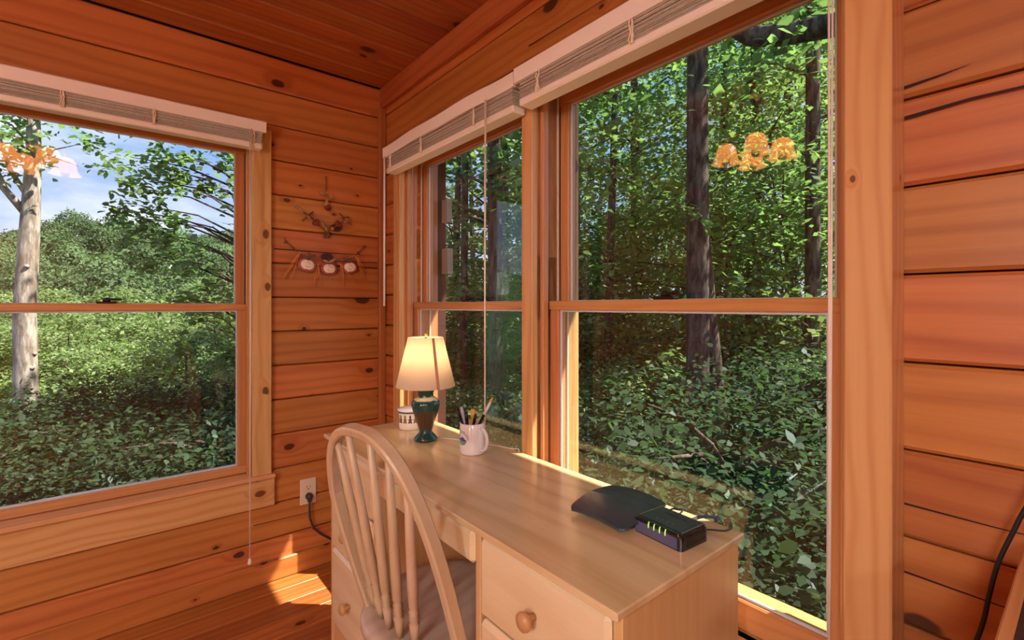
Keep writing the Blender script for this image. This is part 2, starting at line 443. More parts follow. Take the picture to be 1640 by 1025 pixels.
GAP = .002
def course_boards(parent, a0, a1, op, along, face, zoff=0.0):
    rnd = random.Random(3 if along == 'x' else 4)
    k = -9
    while True:
        z0 = 1.249 + zoff + k * PITCH; z1 = z0 + PITCH; k += 1
        if z1 < .03: continue
        if z0 > ZC - .02: break
        z0 = max(z0, 0.0); z1 = min(z1, ZC)
        segs = []
        if op is None or z1 <= op[2] or z0 >= op[3]: segs.append((a0, a1, z0, z1))
        else:
            segs.append((a0, op[0], z0, z1)); segs.append((op[1], a1, z0, z1))
            if z1 - op[3] > .012: segs.append((op[0], op[1], op[3], z1))
            if op[2] - z0 > .012: segs.append((op[0], op[1], z0, op[2]))
        for (p, q, u, w) in segs:
            dp = rnd.uniform(-.003, .003)
            if along == 'x':
                beam('board', M['log'], (p, face + dp, u + GAP), (q, face + .03, w - GAP), parent, .006, axis=0)
            elif face > 0:
                beam('board', M['log'], (face + dp, p, u + GAP), (face + .03, q, w - GAP), parent, .006, axis=1)
            else:
                beam('board', M['log'], (face - .03, p, u + GAP), (face + dp, q, w - GAP), parent, .006, axis=1)
course_boards(wallA, XL, XB, OPA, 'x', YA)
course_boards(wallB, YB, YA, OPB, 'y', XB, .016)
course_boards(wallL, YB, YA, None, 'y', XL)
# drying cracks that run along a few boards
def crack(parent, pts, w, depth_axis):
    b = MB()
    for i in range(len(pts) - 1):
        pass
    n = len(pts); up = []; dn = []
    for i, p in enumerate(pts):
        h = w * (1 - i / (n - 1)) * .5 + .0002
        up.append(Vector(p) + Vector((0, 0, h))); dn.append(Vector(p) - Vector((0, 0, h)))
    b.add(up + dn, [(i, i + 1, n + i + 1, n + i) for i in range(n - 1)])
    return b.build('drying_crack', M['gap'], parent)
XF = XB - .0045
crack(wallB, [(XF, .215, 1.535), (XF, .13, 1.541), (XF, .0, 1.539), (XF, -.2, 1.545)], .006, 0)
crack(wallB, [(XF, .215, 1.588), (XF, .17, 1.592), (XF, .13, 1.597)], .005, 0)
crack(wallB, [(XF, .215, .868), (XF, .1, .866), (XF, -.1, .870)], .003, 0)
crack(wallB, [(XF, .215, .750), (XF, .1, .747), (XF, -.1, .751)], .003, 0)
crack(wallB, [(XF, 1.2, 2.07), (XF, .9, 2.067), (XF, .6, 2.07)], .003, 0)
YF = YA - .0045
crack(wallA, [(.54, YF, 1.463), (.8, YF, 1.461), (1.02, YF, 1.463)], .005, 0)
crack(wallA, [(1.02, YF, 1.428), (.8, YF, 1.424), (.6, YF, 1.421)], .003, 0)
crack(wallA, [(.46, YF, .262), (.7, YF, .258), (1.0, YF, .262)], .003, 0)
# floor and ceiling planks (along x)
y = YA; i = 0
while y > YB:
    y0 = max(YB, y - .131)
    beam('plank', M['ceiling'], (XL, y0 + .0015, ZC), (XB, y - .0015, ZC + .02), ceil, .008, axis=0)
    y = y0
y = YA
while y > YB:
    y0 = max(YB, y - .105)
    beam('plank', M['floor'], (XL, y0 + .001, -.02), (XB, y - .001, 0), floor, .002, axis=0)
    y = y0
# trims
tr1 = tag(beam('trim_1', M['redtrim'], (XB - .026, YB, 2.212), (XB, YA, ZC), None, .004), 'stained board capping the window wall under the ceiling', kind='structure')
tr2 = tag(beam('trim_2', M['redtrim'], (1.024, YA - .026, .09), (XB - .001, YA, 2.212), None, .004), 'upright corner post between the two log walls', kind='structure')
bb1 = tag(beam('baseboard_far', M['floor'], (XL, YA - .018, 0), (XB, YA, .092), None, .005), 'stained baseboard along the far wall', kind='structure')
bb2 = tag(beam('baseboard_right', M['floor'], (XB - .018, YB, 0), (XB, YA - .018, .092), None, .005), 'stained baseboard along the window wall', kind='structure')
# unseen eaves over both window walls, depth chosen to block the high sun
eave = MB()
eave.box((XB + .16 + .33, -.2, 2.5), (.66, 6.6, .06)); eave.box((-.8, YA + .16 + .3, 2.5), (4.6, .6, .06))
tag(eave.build('sun_block_eave', M['exterior']), 'unseen wooden eave above the windows, sized to block the high sun', kind='structure')

# ------------------------------------------------------------------ windows (local x along the wall, y outward, z up)
def window(name, label, W, zs, yl, cas, origin, rz):
    """zs: sill, bottom glass, meeting rail, top glass, head; yl: y of the lower sash front; cas: casing front y"""
    zsill, zg0, zm, zg1, zh = zs
    o = thing(name, label, None, origin, rz); o['kind'] = 'structure'
    B = lambda n, m, lo, hi, ch=.002, ax=None: beam(n, M[m], lo, hi, o, ch, ax)
    yo = yl + .10
    # jamb liners and head, sill
    for x0, x1 in ((-.02, 0), (W, W + .02)): B('jamb', 'sash', (x0, cas + .02, zsill - .02), (x1, yo + .03, zh + .02))
    B('head_jamb', 'sash', (0, cas + .02, zh), (W, yo + .03, zh + .02))
    B('sill', 'stool', (0, yl - .02, zsill - .03), (W, yo + .08, zsill))
    st = .044
    # vinyl tracks on both jambs
    for x0, x1 in ((0, .006), (W - .006, W)):
        B('jamb_track', 'vinyl', (x0, yl - .012, zsill), (x1, yl - .004, zh), .001)
        B('jamb_track', 'vinyl', (x0, yl + .037, zsill), (x1, yl + .044, zh), .001)
        B('jamb_track', 'vinyl', (x0, yl + .080, zsill), (x1, yl + .088, zh), .001)
    # stop beads
    for x0, x1 in ((0, .014), (W - .014, W)): B('stop_bead', 'sash', (x0, yl - .035, zsill), (x1, yl - .012, zh))
    # lower sash in front, upper sash behind
    lo, up = (yl, yl + .035), (yl + .045, yl + .08)
    B('bottom_rail', 'sash', (.002, lo[0], zsill + .002), (W - .002, lo[1], zg0), .004)
    B('meeting_rail', 'sash', (.002, lo[0], zm - .014), (W - .002, lo[1], zm + .014), .003)
    B('meeting_rail', 'sash', (.002, up[0], zm - .016), (W - .002, up[1], zm + .010), .003)
    B('top_rail', 'sash', (.002, up[0], zg1), (W - .002, up[1], zh - .002), .004)
    for x0, x1 in ((.008, st), (W - st, W - .008)):
        B('stile', 'sash', (x0, lo[0], zg0), (x1, lo[1], zm - .014), .003)
        B('stile', 'sash', (x0, up[0], zm + .010), (x1, up[1], zg1), .003)
    for (yy, a, b) in ((lo, zg0, zm - .014), (up, zm + .010, zg1)):
        yc = (yy[0] + yy[1]) / 2
        p = MB(); p.box((W / 2, yc, (a + b) / 2), (W - 2 * st + .01, .005, b - a + .006))
        p.build('pane', M['glass'], o)
        g = .006                                                   # glazing bead round the pane
        for q in ((st, a, W - st, a + g), (st, b - g, W - st, b), (st, a + g, st + g, b - g), (W - st - g, a + g, W - st, b - g)):
            B('glazing_bead', 'gasket', (q[0], yc - .009, q[1]), (q[2], yc - .003, q[3]), .001)
    # sash lock
    k = MB(); k.box((W / 2, lo[0] + .018, zm + .018), (.06, .026, .008), .002)
    k.lathe([(.012, 0), (.012, .01), (.008, .014), (0, .014)], 12, (W / 2, lo[0] + .018, zm + .022))
    k.box((W / 2 + .022, lo[0] + .012, zm + .03), (.045, .01, .008), .002)
    k.build('sash_lock', M['lock'], o)
    return o

W1 = OPA[1] - OPA[0]
win1 = window('window_1', 'double-hung pine window looking out to sky and hillside', W1, (.478, .516, 1.205, 1.884, 1.92), .045, -.03, (OPA[0], YA, 0), 0)
Bm = lambda o, n, m, lo, hi, ch=.003, ax=None: beam(n, M[m], lo, hi, o, ch, ax)
Bm(win1, 'casing', 'trim', (-.078, -.028, .478), (0, 0, 1.975)); Bm(win1, 'casing', 'trim', (W1, -.028, .478), (W1 + .074, 0, 1.975))
Bm(win1, 'head_casing', 'trim', (0, -.028, 1.905), (W1, 0, 1.975))
Bm(win1, 'stool', 'stool', (-.1, -.045, .463), (W1 + .088, .045, .481), .004)
Bm(win1, 'apron', 'trim', (-.095, -.026, .338), (W1 + .088, 0, .463), .004)
WB = OPB[1] - OPB[0]
zB = (.505, .572, 1.212, 1.846, 1.885)
win2 = window('window_2', 'far pine window of the pair, behind the table lamp', 1.985 - 1.148, zB, -.012, -.08, (XB, 1.985, 0), -PI / 2)
win3 = window('window_3', 'near pine window of the pair, behind the router', 1.098 - .284, zB, -.012, -.08, (XB, 1.098, 0), -PI / 2)
Wf, Wn = 1.985 - 1.148, 1.098 - .284
Bm(win2, 'casing', 'trim', (-.066, -.08, .40), (0, 0, 1.94)); Bm(win2, 'mullion', 'trim', (Wf, -.08, .40), (Wf + .05, .13, 1.94))
Bm(win2, 'head_casing', 'trim', (0, -.08, 1.886), (Wf, 0, 1.94))
Bm(win2, 'stool', 'stool', (0, -.085, .485), (Wf, -.01, .505)); Bm(win2, 'apron', 'trim', (0, -.03, .39), (Wf, 0, .485))
Bm(win3, 'casing', 'trim', (Wn, -.08, .10), (Wn + .068, 0, 2.0)); Bm(win3, 'head_casing', 'trim', (0, -.08, 1.886), (Wn, 0, 1.94))
Bm(win3, 'stool', 'stool', (0, -.085, .485), (Wn, -.01, .505)); Bm(win3, 'apron', 'trim', (0, -.03, .39), (Wn, 0, .485))
# weathered wooden blocks on the outside of the far window's frame
Bm(win2, 'outside_block', 'exterior', (.010, .13, 1.60), (.058, .16, 1.71)); Bm(win2, 'outside_block', 'exterior', (.010, .13, 1.36), (.066, .16, 1.48))

# ------------------------------------------------------------------ blinds
def blind(label, W, ztop, loc, rz, tapes, wand=None, cord=None, warp=.0, group='raised slat blinds'):
    o = thing('window_blind', label, 'blind', loc, rz)      # local x along, -y into the room, origin at left end on the casing
    n = 14; v = MB(); pts = []
    vs = []; fs = []
    for i in range(n + 1):
        x = W * i / n; dz = warp * math.sin(i / n * PI * 2.0) ** 2; dy = warp * .6 * math.sin(i / n * PI * 3)
        for (yy, zz) in ((-.064 + dy, -.046 + dz * .6), (-.066 + dy, -.004 + dz), (-.058 + dy, .002 + dz), (-.055 + dy, -.046 + dz * .6)):
            vs.append((x, yy, ztop + zz))
    for i in range(n):
        for j in range(4): fs.append((i * 4 + j, i * 4 + (j + 1) % 4, (i + 1) * 4 + (j + 1) % 4, (i + 1) * 4 + j))
    fs += [(3, 2, 1, 0), tuple(n * 4 + j for j in range(4))]
    v.add(vs, fs); v.build('valance', M['valance'], o)
    h = MB(); h.box((W / 2, -.028, ztop - .022), (W - .012, .045, .036)); h.build('headrail', M['rail'], o)
    st = MB(); rnd = random.Random(5)
    nsl = 20; zt, zb = ztop - .046, ztop - .092
    for k in range(nsl):
        z = zb + (zt - zb) * (k + .5) / nsl; tl = rnd.uniform(-.04, .04)
        st.box((W / 2 + rnd.uniform(-.002, .002), -.029 + rnd.uniform(-.003, .003), z), (W - .03, .05, .0016), 0, Matrix.Rotation(tl, 3, 'X') @ Matrix.Rotation(rnd.uniform(-.0015, .0015), 3, 'Y'))
    tag(st.build('slat_stack', M['slat'], o), 'tightly stacked beige slats', kind='stuff')
    br = MB(); br.box((W / 2, -.03, zb - .012), (W - .024, .052, .022), .004); br.build('bottom_rail', M['rail'], o)
    for tx in tapes:
        t = MB()
        for q in range(3):
            path = [(tx + (q - 1) * .004 + rnd.uniform(-.003, .003), -.060 + rnd.uniform(-.004, .001), zt + .004 - (zt - zb + .014) * a / 7) for a in range(8)]
            t.tube(path, .0022, 5)
        t.build('ladder_cord', M['tape'], o)
    if wand is not None:
        w_ = MB(); w_.tube([(wand[0], -.072, ztop - .05), (wand[0] + .002, -.074, wand[1])], .0045, 8); w_.build('tilt_wand', M['cord'], o)
    if cord is not None:
        c_ = MB()
        c_.tube([(cord[0], -.07, ztop - .045), (cord[0] + .001, -.072, (ztop + cord[1]) / 2), (cord[0], -.07, cord[1])], .0018, 6)
        c_.tube([(cord[0] + .006, -.07, ztop - .045), (cord[0] + .004, -.071, (ztop + cord[1]) / 2), (cord[0] + .001, -.07, cord[1])], .0018, 6)
        c_.build('pull_cord', M['cord'], o)
        t = MB(); t.lathe([(.002, .022), (.005, .018), (.008, .004), (.0085, 0), (.006, -.003), (0, -.003)], 12, (cord[0], -.07, cord[1] - .018)); t.build('cord_tassel', M['cord'], o)
    return o
blA = blind('cream slat blind pulled up over the left window', 1.08, 1.985, (-.59, YA - .03, 0), 0, (.10, .45, .70, 1.03), cord=(1.016, .168))
blF = blind('cream slat blind above the lamp, its thin wand hanging beside the corner', .91, 1.912, (XB - .08, 2.02, 0), -PI / 2, (.07, .34, .70), wand=(.035, 1.21), cord=(.775, .80), warp=.010)
blN = blind('cream slat blind running out of the picture above the near window', .91, 1.918, (XB - .08, 1.106, 0), -PI / 2, (.1, .42, .8), cord=(.822, .60), warp=.0)

# ------------------------------------------------------------------ desk
D = Vector((.765, 1.09, 0))
desk = thing('desk', 'light pine kneehole desk with wooden knobs standing under the windows', 'desk', D)
def dp(name, m, lo, hi, ch=.002, ax=None, parent=None):
    return beam(name, M[m], Vector(lo) - D, Vector(hi) - D, parent or desk, ch, ax)
dp('desk_top', 'desk', (.565, .447, .746), (.965, 1.7325, .760), .0025)
XF0 = .600
for (a, b, nm) in ((.455, .473, 'side_panel'), (.820, .838, 'inner_panel'), (1.342, 1.360, 'inner_panel'), (1.706, 1.724, 'side_panel')):
    dp(nm, 'deskside', (XF0 - .012, a, 0.0), (.955, b, .746), .002, 2)
dp('back_panel', 'deskside', (.940, .473, .08), (.950, 1.706, .746), .001, 1)
def drawer(y0, y1, z0, z1, knob=True):
    d = dp('drawer', 'drawer', (XF0 - .018, y0, z0), (XF0 + .004, y1, z1), .009, 1)
    # the drawer box behind its front
    bx = MB()
    if knob:
        k = MB(); prof = [(.007, 0), (.0065, .010), (.009, .014), (.0155, .019), (.0175, .025), (.016, .030), (.009, .034), (0, .035)]
        k.lathe(prof, 20)
        # drawer object is rotated 90deg about z: local x = world y, local y = -world x
        kk = k.build('knob', M['knob'], d, (0, (XF0 - .018 - (XF0 - .007)) * -1, 0), (-PI / 2, 0, 0))
        kk.location = (0, .011, 0)
    return d
for (y0, y1) in ((.477, .816), (1.364, 1.702)):
    drawer(y0, y1, .570, .732); drawer(y0, y1, .376, .564); drawer(y0, y1, .112, .370)
    dp('plinth', 'deskside', (XF0 - .008, y0 - .004, 0), (XF0 + .01, y1 + .004, .106), .002, 1)
    dp('pedestal_floor', 'deskside', (XF0 + .012, y0 - .004, .10), (.94, y1 + .004, .112), .001, 1)
drawer(.842, 1.338, .660, .734, False)
dp('front_rail', 'deskside', (XF0 + .006, .838, .665), (XF0 + .02, 1.342, .746), .001, 1)

# ------------------------------------------------------------------ chair
CA = .19; CO = Vector((.528, 1.030, 0))
chair = thing('windsor_chair', 'bow-back wooden chair with turned spindles pushed into the desk', 'chair', CO, CA)
Rc = Matrix.Rotation(CA, 3, 'Z'); Rci = Rc.transposed()
def hoopP(th):
    c, sn = math.cos(th), max(0.0, math.sin(th))
    ly = .1917 * (1 if c > 0 else -1) * abs(c) ** .775; lz = .488 * sn ** .69
    if ly > 0: ly *= 1 - .22 * max(0.0, 1 - lz / .30)
    return Vector((-.266 * lz, ly, .455 + lz))
hp = [hoopP(PI * (i / 48)) for i in range(49)]
# refine the ends so that the bow is smooth, then sweep a rectangular section
hb = MB(); vs = []; fs = []
nrm = Vector((1, 0, .266)).normalized()
for i, p in enumerate(hp):
    d = (hp[min(i + 1, 48)] - hp[max(i - 1, 0)]).normalized()
    o_ = d.cross(nrm).normalized()
    hw, ht = .0150, .0100
    ring = [(-hw, -ht + .004), (-hw + .004, -ht), (hw - .004, -ht), (hw, -ht + .004), (hw, ht - .004), (hw - .004, ht), (-hw + .004, ht), (-hw, ht - .004)]
    for (a, b) in ring: vs.append(p + nrm * a + o_ * b)
for i in range(48):
    for j in range(8): fs.append((i * 8 + j, i * 8 + (j + 1) % 8, (i + 1) * 8 + (j + 1) % 8, (i + 1) * 8 + j))
fs += [tuple(range(7, -1, -1)), tuple(range(48 * 8, 49 * 8))]
hb.add(vs, fs, False)
hoop = hb.build('back_bow', M['chair'], chair)
def spindle_prof(Ls):
    # (distance from seat, radius)
    return [(0, .0070), (.03, .0095), (.058, .0118), (.066, .0078), (.0715, .0116), (.077, .0078), (.0825, .0116), (.088, .0078), (.0935, .0116), (.099, .0078), (.108, .0105), (.16, .0118), (.26, .0108), (Ls, .0068)]
tops = [(555, 709), (567, 711), (586, 723), (611, 749), (645, 800)]
bots = [(.506, 1.158), (.500, 1.108), (.498, 1.062), (.503, 1.0165), (.520, .975)]
for (bx, by), ang in zip(bots, (1.10, 1.42, 1.70, 1.98, 2.28)):
    b0 = Rci @ (Vector((bx, by, 0)) - CO); b0.z = .452
    tp = hoopP(ang)
    dvec = tp - b0; Ls = dvec.length; dn = dvec.normalized()
    m = MB(); pr = spindle_prof(Ls)
    pts = [b0 + dn * q for q, r in pr]
    m.tube(pts, [r for q, r in pr], 12)
    m.build('spindle', M['chair'], chair)
# saddle seat
SC = Rci @ (Vector((.655, 1.062, 0)) - CO)
seatm = MB(); ns = 48; rings = [(0.0, .446), (.5, .447), (.86, .453), (.965, .455), (1.0, .448), (1.0, .432), (.93, .418), (0.0, .418)]
vs = []; fs = []
for (q, z) in rings:
    for j in range(ns):
        a = 2 * PI * j / ns
        ex = .205 * math.copysign(abs(math.cos(a)) ** .86, math.cos(a)); ey = .196 * math.copysign(abs(math.sin(a)) ** .86, math.sin(a))
        vs.append((SC.x + ex * q, SC.y + ey * q, z))
for k in range(len(rings) - 1):
    for j in range(ns): fs.append((k * ns + j, k * ns + (j + 1) % ns, (k + 1) * ns + (j + 1) % ns, (k + 1) * ns + j))
seatm.add(vs, fs, True); seatm.build('seat', M['seat'], chair)
for sx, sy in ((-.13, .13), (-.13, -.13), (.13, .12), (.13, -.12)):
    m = MB(); t0 = Vector((SC.x + sx, SC.y + sy, .425)); t1 = Vector((SC.x + sx * 1.32, SC.y + sy * 1.28, 0))
    pr = [(0, .010), (.06, .014), (.12, .017), (.13, .013), (.14, .017), (.15, .013), (.25, .018), (.36, .014), (.425, .010)]
    dn = (t1 - t0).normalized(); ln = (t1 - t0).length
    m.tube([t0 + dn * (q / .425 * ln) for q, r in pr], [r for q, r in pr], 10); m.build('leg', M['chair'], chair)
for sy in (.145, -.145):
    m = MB(); m.tube([(SC.x - .145, SC.y + sy, .19), (SC.x, SC.y + sy, .19), (SC.x + .145, SC.y + sy * .97, .19)], [.007, .012, .007], 8); m.build('stretcher', M['chair'], chair)
m = MB(); m.tube([(SC.x, SC.y - .145, .19), (SC.x, SC.y, .19), (SC.x, SC.y + .145, .19)], [.007, .012, .007], 8); m.build('stretcher', M['chair'], chair)

# ------------------------------------------------------------------ table lamp
def glaze():
    m, nt, out = mat_new('green_glaze')
    tc = N(nt, 'ShaderNodeTexCoord'); sp = N(nt, 'ShaderNodeSeparateXYZ', {0: tc.outputs['Object']})
    n = N(nt, 'ShaderNodeTexNoise', {'Vector': tc.outputs['Object'], 'Scale': 40, 'Detail': 3})
    z = math_(nt, 'ADD', sp.outputs['Z'], math_(nt, 'MULTIPLY_ADD', n.outputs['Fac'], .016, -.008))
    band = math_(nt, 'MULTIPLY', smooth(nt, z, .028, .05), math_(nt, 'SUBTRACT', 1.0, smooth(nt, z, .092, .114)))
    c = mixc(nt, band, s(18, 72, 66), s(70, 52, 40))
    rim = math_(nt, 'MULTIPLY', smooth(nt, z, .135, .139), math_(nt, 'SUBTRACT', 1.0, smooth(nt, z, .144, .150)))
    c = mixc(nt, math_(nt, 'MULTIPLY', rim, .7), c, s(216, 196, 160))
    b = N(nt, 'ShaderNodeBsdfPrincipled', {'Base Color': c, 'Roughness': .12, 'Coat Weight': .6, 'Coat Roughness': .05})
    nt.links.new(b.outputs[0], out.inputs[0]); return m
M['glaze'] = glaze()
def shade_mat(name, cd, ct, emit=None):
    m, nt, out = mat_new(name)
    df = N(nt, 'ShaderNodeBsdfDiffuse', {'Color': cd}); tl = N(nt, 'ShaderNodeBsdfTranslucent', {'Color': ct})
    mx = N(nt, 'ShaderNodeMixShader', {0: .5, 1: df.outputs[0], 2: tl.outputs[0]})
    res = mx.outputs[0]
    if emit:
        em = N(nt, 'ShaderNodeEmission', {'Color': emit[0], 'Strength': emit[1]})
        res = N(nt, 'ShaderNodeAddShader', {0: res, 1: em.outputs[0]}).outputs[0]
    nt.links.new(res, out.inputs[0]); return m
M['shade'] = shade_mat('lamp_shade_cloth', s(246, 232, 212), s(255, 236, 206))
M['seam'] = plain('shade_seam', s(206, 150, 112), .8)
M['brass'] = plain('brass', s(206, 170, 96), .3, metal=.9)
LP = Vector((.804, 1.436, .760))
lamp = thing('table_lamp', 'fluted green glazed table lamp with a lit cream shade on the desk', 'lamp', LP)
b = MB()
prof = [(.0, 0), (.036, 0), (.0385, .004), (.038, .010), (.030, .019), (.0225, .027), (.0215, .034), (.026, .050), (.034, .075), (.042, .100), (.0465, .118), (.0455, .130), (.038, .140), (.029, .144), (.0255, .149), (.026, .160), (.031, .168), (.0315, .172), (.026, .176), (0, .177)]
b.lathe(prof, 96, flute=lambda a, z: (.035 * abs(math.sin(a * 12)) - .015) * max(0, min(1, (z - .03) / .03)) * max(0, min(1, (.140 - z) / .02)))
b.build('lamp_base', M['glaze'], lamp)
b = MB(); b.lathe([(.009, .174), (.009, .186), (.015, .187), (.015, .215), (.004, .218), (.004, .345), (.0, .345)], 16); b.build('socket', M['brass'], lamp)
b = MB(); b.lathe([(.0, .346), (.006, .347), (.004, .353), (.007, .358), (.0, .364)], 12); b.build('finial', M['brass'], lamp)
b = MB(); n = 64; zb_, zt_ = .182, .345
b.lathe([(.0985, zb_), (.0585, zt_), (.0575, zt_), (.0973, zb_), (.0985, zb_)], n, close=False); sh = b.build('lamp_shade', M['shade'], lamp)
b = MB()
for k in range(3):
    a = k * 2 * PI / 3; b.tube([(.004 * math.cos(a), .004 * math.sin(a), zt_ - .006), (.0577 * math.cos(a), .0577 * math.sin(a), zt_ - .006)], .0012, 5)
b.build('shade_spider', M['brass'], lamp)
# seam strip down the shade, facing the room
b = MB()
def shp(a, q, e=.0006):
    r = .0985 + (.0585 - .0985) * q + e
    return (r * math.cos(a), r * math.sin(a), zb_ + (zt_ - zb_) * q)
sa = math.atan2(-LP.y, -LP.x) + .42
sv = [shp(sa - .055, 0), shp(sa + .055, 0), shp(sa + .075, 1), shp(sa - .075, 1)]
b.add(sv, [(0, 1, 2, 3)]); b.build('shade_seam', M['seam'], sh)
b = MB(); b.lathe([(0, .215), (.012, .22), (.024, .245), (.026, .262), (.018, .284), (0, .290)], 16)
mb_, nt_, out_ = mat_new('bulb_glass'); em_ = N(nt_, 'ShaderNodeEmission', {'Color': (1, .84, .64, 1), 'Strength': 6.0}); nt_.links.new(em_.outputs[0], out_.inputs[0])
b.build('bulb', mb_, lamp)
pl = bpy.data.lights.new('lamp_bulb_light', 'POINT'); pl.energy = .85; pl.color = (1, .84, .64); pl.shadow_soft_size = .028
po = bpy.data.objects.new('lamp_bulb_light', pl); col.objects.link(po); po.parent = lamp; po.location = (0, 0, .305)
# thin white lead of the lamp along the desk to the back edge
cd = MB(); cd.tube([(.036, -.01, .004), (.07, -.06, .003), (.10, -.13, .003), (.135, -.21, .003), (.156, -.27, .003), (.1675, -.285, .004), (.1700, -.29, -.02)], .0022, 6)
cd.build('lamp_lead', M['cord'], lamp)

# ------------------------------------------------------------------ painted pot behind the lamp
def potmat():
    m, nt, out = mat_new('painted_pot_glaze')
    tc = N(nt, 'ShaderNodeTexCoord'); sp = N(nt, 'ShaderNodeSeparateXYZ', {0: tc.outputs['Object']})
    ang = math_(nt, 'ARCTAN2', sp.outputs['Y'], sp.outputs['X'])
    uu = math_(nt, 'MULTIPLY', ang, 2.2); vv = math_(nt, 'MULTIPLY', math_(nt, 'SUBTRACT', sp.outputs['Z'], .037), 52.0)
    cv = N(nt, 'ShaderNodeCombineXYZ', {0: uu, 1: vv, 2: 0.0})
    fr = math_(nt, 'SUBTRACT', math_(nt, 'FRACT', uu), .5)
    rr = math_(nt, 'SQRT', math_(nt, 'ADD', math_(nt, 'POWER', math_(nt, 'MULTIPLY', fr, 2.4), 2.0), math_(nt, 'POWER', vv, 2.0)))
    th = math_(nt, 'ARCTAN2', vv, fr)
    lobe = math_(nt, 'MULTIPLY_ADD', math_(nt, 'SINE', math_(nt, 'MULTIPLY', th, 5.0)), .28, .72)
    leaf = math_(nt, 'LESS_THAN', rr, lobe)
    vein = math_(nt, 'GREATER_THAN', math_(nt, 'SINE', math_(nt, 'MULTIPLY', th, 10.0)), .5)
    odd = math_(nt, 'GREATER_THAN', math_(nt, 'FRACT', math_(nt, 'MULTIPLY', math_(nt, 'FLOOR', uu), .5)), .25)
    lc = mixc(nt, odd, s(150, 112, 40), s(66, 86, 98)); lc = mixc(nt, math_(nt, 'MULTIPLY', vein, .5), lc, s(60, 56, 40))
    c = mixc(nt, leaf, s(246, 234, 214), lc)
    band = math_(nt, 'MULTIPLY', math_(nt, 'GREATER_THAN', sp.outputs['Z'], .061), math_(nt, 'LESS_THAN', sp.outputs['Z'], .067))
    c = mixc(nt, band, c, s(78, 100, 100))
    b = N(nt, 'ShaderNodeBsdfPrincipled', {'Base Color': c, 'Roughness': .2}); nt.links.new(b.outputs[0], out.inputs[0]); return m
pot = thing('lidded_pot', 'small white pot with painted leaves tucked behind the lamp', 'pot', (.838, 1.612, .760))
b = MB(); b.lathe([(0, 0), (.036, 0), (.040, .004), (.0415, .015), (.0415, .050), (.043, .060), (.0445, .066), (.0445, .068), (0, .068)], 48); b.build('pot_body', potmat(), pot)
b = MB(); b.lathe([(.0455, .068), (.047, .0705), (.0455, .074), (.030, .079), (0, .081)], 48); b.build('pot_lid', M['white'], pot)

# ------------------------------------------------------------------ mug of pens
MC = Vector((.846, 1.222, .760))
mug = thing('coffee_mug', 'white mug with a round mountain emblem holding pens', 'mug', MC)
b = MB(); R_, H_ = .0385, .094
b.lathe([(0, 0), (.034, 0), (R_ - .001, .003), (R_, .007), (R_, H_ - .002), (R_ - .0015, H_), (R_ - .0035, H_ - .001), (R_ - .004, .008), (0, .006)], 48)
b.build('mug_body', M['white'], mug)
ha = math.atan2(-MC.y, -MC.x) + .72                     # handle turned to the right of the viewer
hd = Vector((math.cos(ha), math.sin(ha), 0))
b = MB(); path = []
for i in range(13):
    a = -PI * .5 + PI * i / 12
    path.append(hd * (R_ - .003 + .030 * max(0, math.cos(a)) ** .7) + Vector((0, 0, H_ * .50 + .033 * math.sin(a))))
b.tube(path, .0052, 10); b.build('handle', M['white'], mug)
# emblem: mountains, water and a lettered ring printed on the mug, wrapped on its wall
ea = math.atan2(-MC.y, -MC.x) - .95
def wrap(x, z, e=.0004): return ((R_ + e) * math.cos(ea + x / R_), (R_ + e) * math.sin(ea + x / R_), z)
M['ink_purple'] = plain('ink_purple', s(84, 74, 168), .4); M['ink_green'] = plain('ink_green', s(126, 166, 146), .4)
M['ink_dark'] = plain('ink_dark', s(60, 48, 66), .4); M['ink_lilac'] = plain('ink_lilac', s(196, 188, 224), .4)
def patch(fn, mat, name, nu=10, nv=4, e=.0004):
    b = MB(); vs = [wrap(*fn(i / nu, j / nv), e) for j in range(nv + 1) for i in range(nu + 1)]
    b.add(vs, [(j * (nu + 1) + i, j * (nu + 1) + i + 1, (j + 1) * (nu + 1) + i + 1, (j + 1) * (nu + 1) + i) for j in range(nv) for i in range(nu)], True)
    return b.build(name, M[mat], mug)
ZE = .047
patch(lambda u, v: (-.018 + .036 * u, ZE - .004 - .013 * v * math.sqrt(max(0, 1 - (2 * u - 1) ** 2))), 'ink_green', 'emblem_water')
patch(lambda u, v: (-.018 + .036 * u, ZE - .004 + v * (.003 + .013 * (1 - abs(2 * u - 1)) * (.75 + .25 * math.cos(9 * u)))), 'ink_purple', 'emblem_mountain')
patch(lambda u, v: ((.0205 + .0012 * v) * math.cos(PI * u), ZE + (.0205 + .0012 * v) * math.sin(PI * u)), 'ink_purple', 'emblem_ring', 24, 1)
for k in range(13):                                      # lettering round the ring, too small to read in the photo
    a = PI * (.06 + .88 * k / 12)
    patch(lambda u, v, a=a, k=k: ((.0235 + .0032 * v) * math.cos(a + (u - .5) * (.05 + .03 * (k % 3))), ZE + (.0235 + .0032 * v) * math.sin(a + (u - .5) * (.05 + .03 * (k % 3)))), 'ink_dark', 'emblem_letter', 1, 1)
def pen(label, name, cat, base, tip, r, parts):
    base = Vector(base); tip = Vector(tip); d = tip - base
    o = thing(name, label, cat, MC + base)
    for (nm, q0, q1, r0, r1, mat) in parts:
        m = MB(); m.tube([d * q0, d * (q0 * .5 + q1 * .5), d * q1], [r0 * r, (r0 + r1) / 2 * r, r1 * r], 10); m.build(nm, mat, o)
    return o
M['pen_black'] = plain('pen_black', s(26, 24, 26), .3); M['pen_grey'] = plain('pen_grey', s(196, 190, 196), .35)
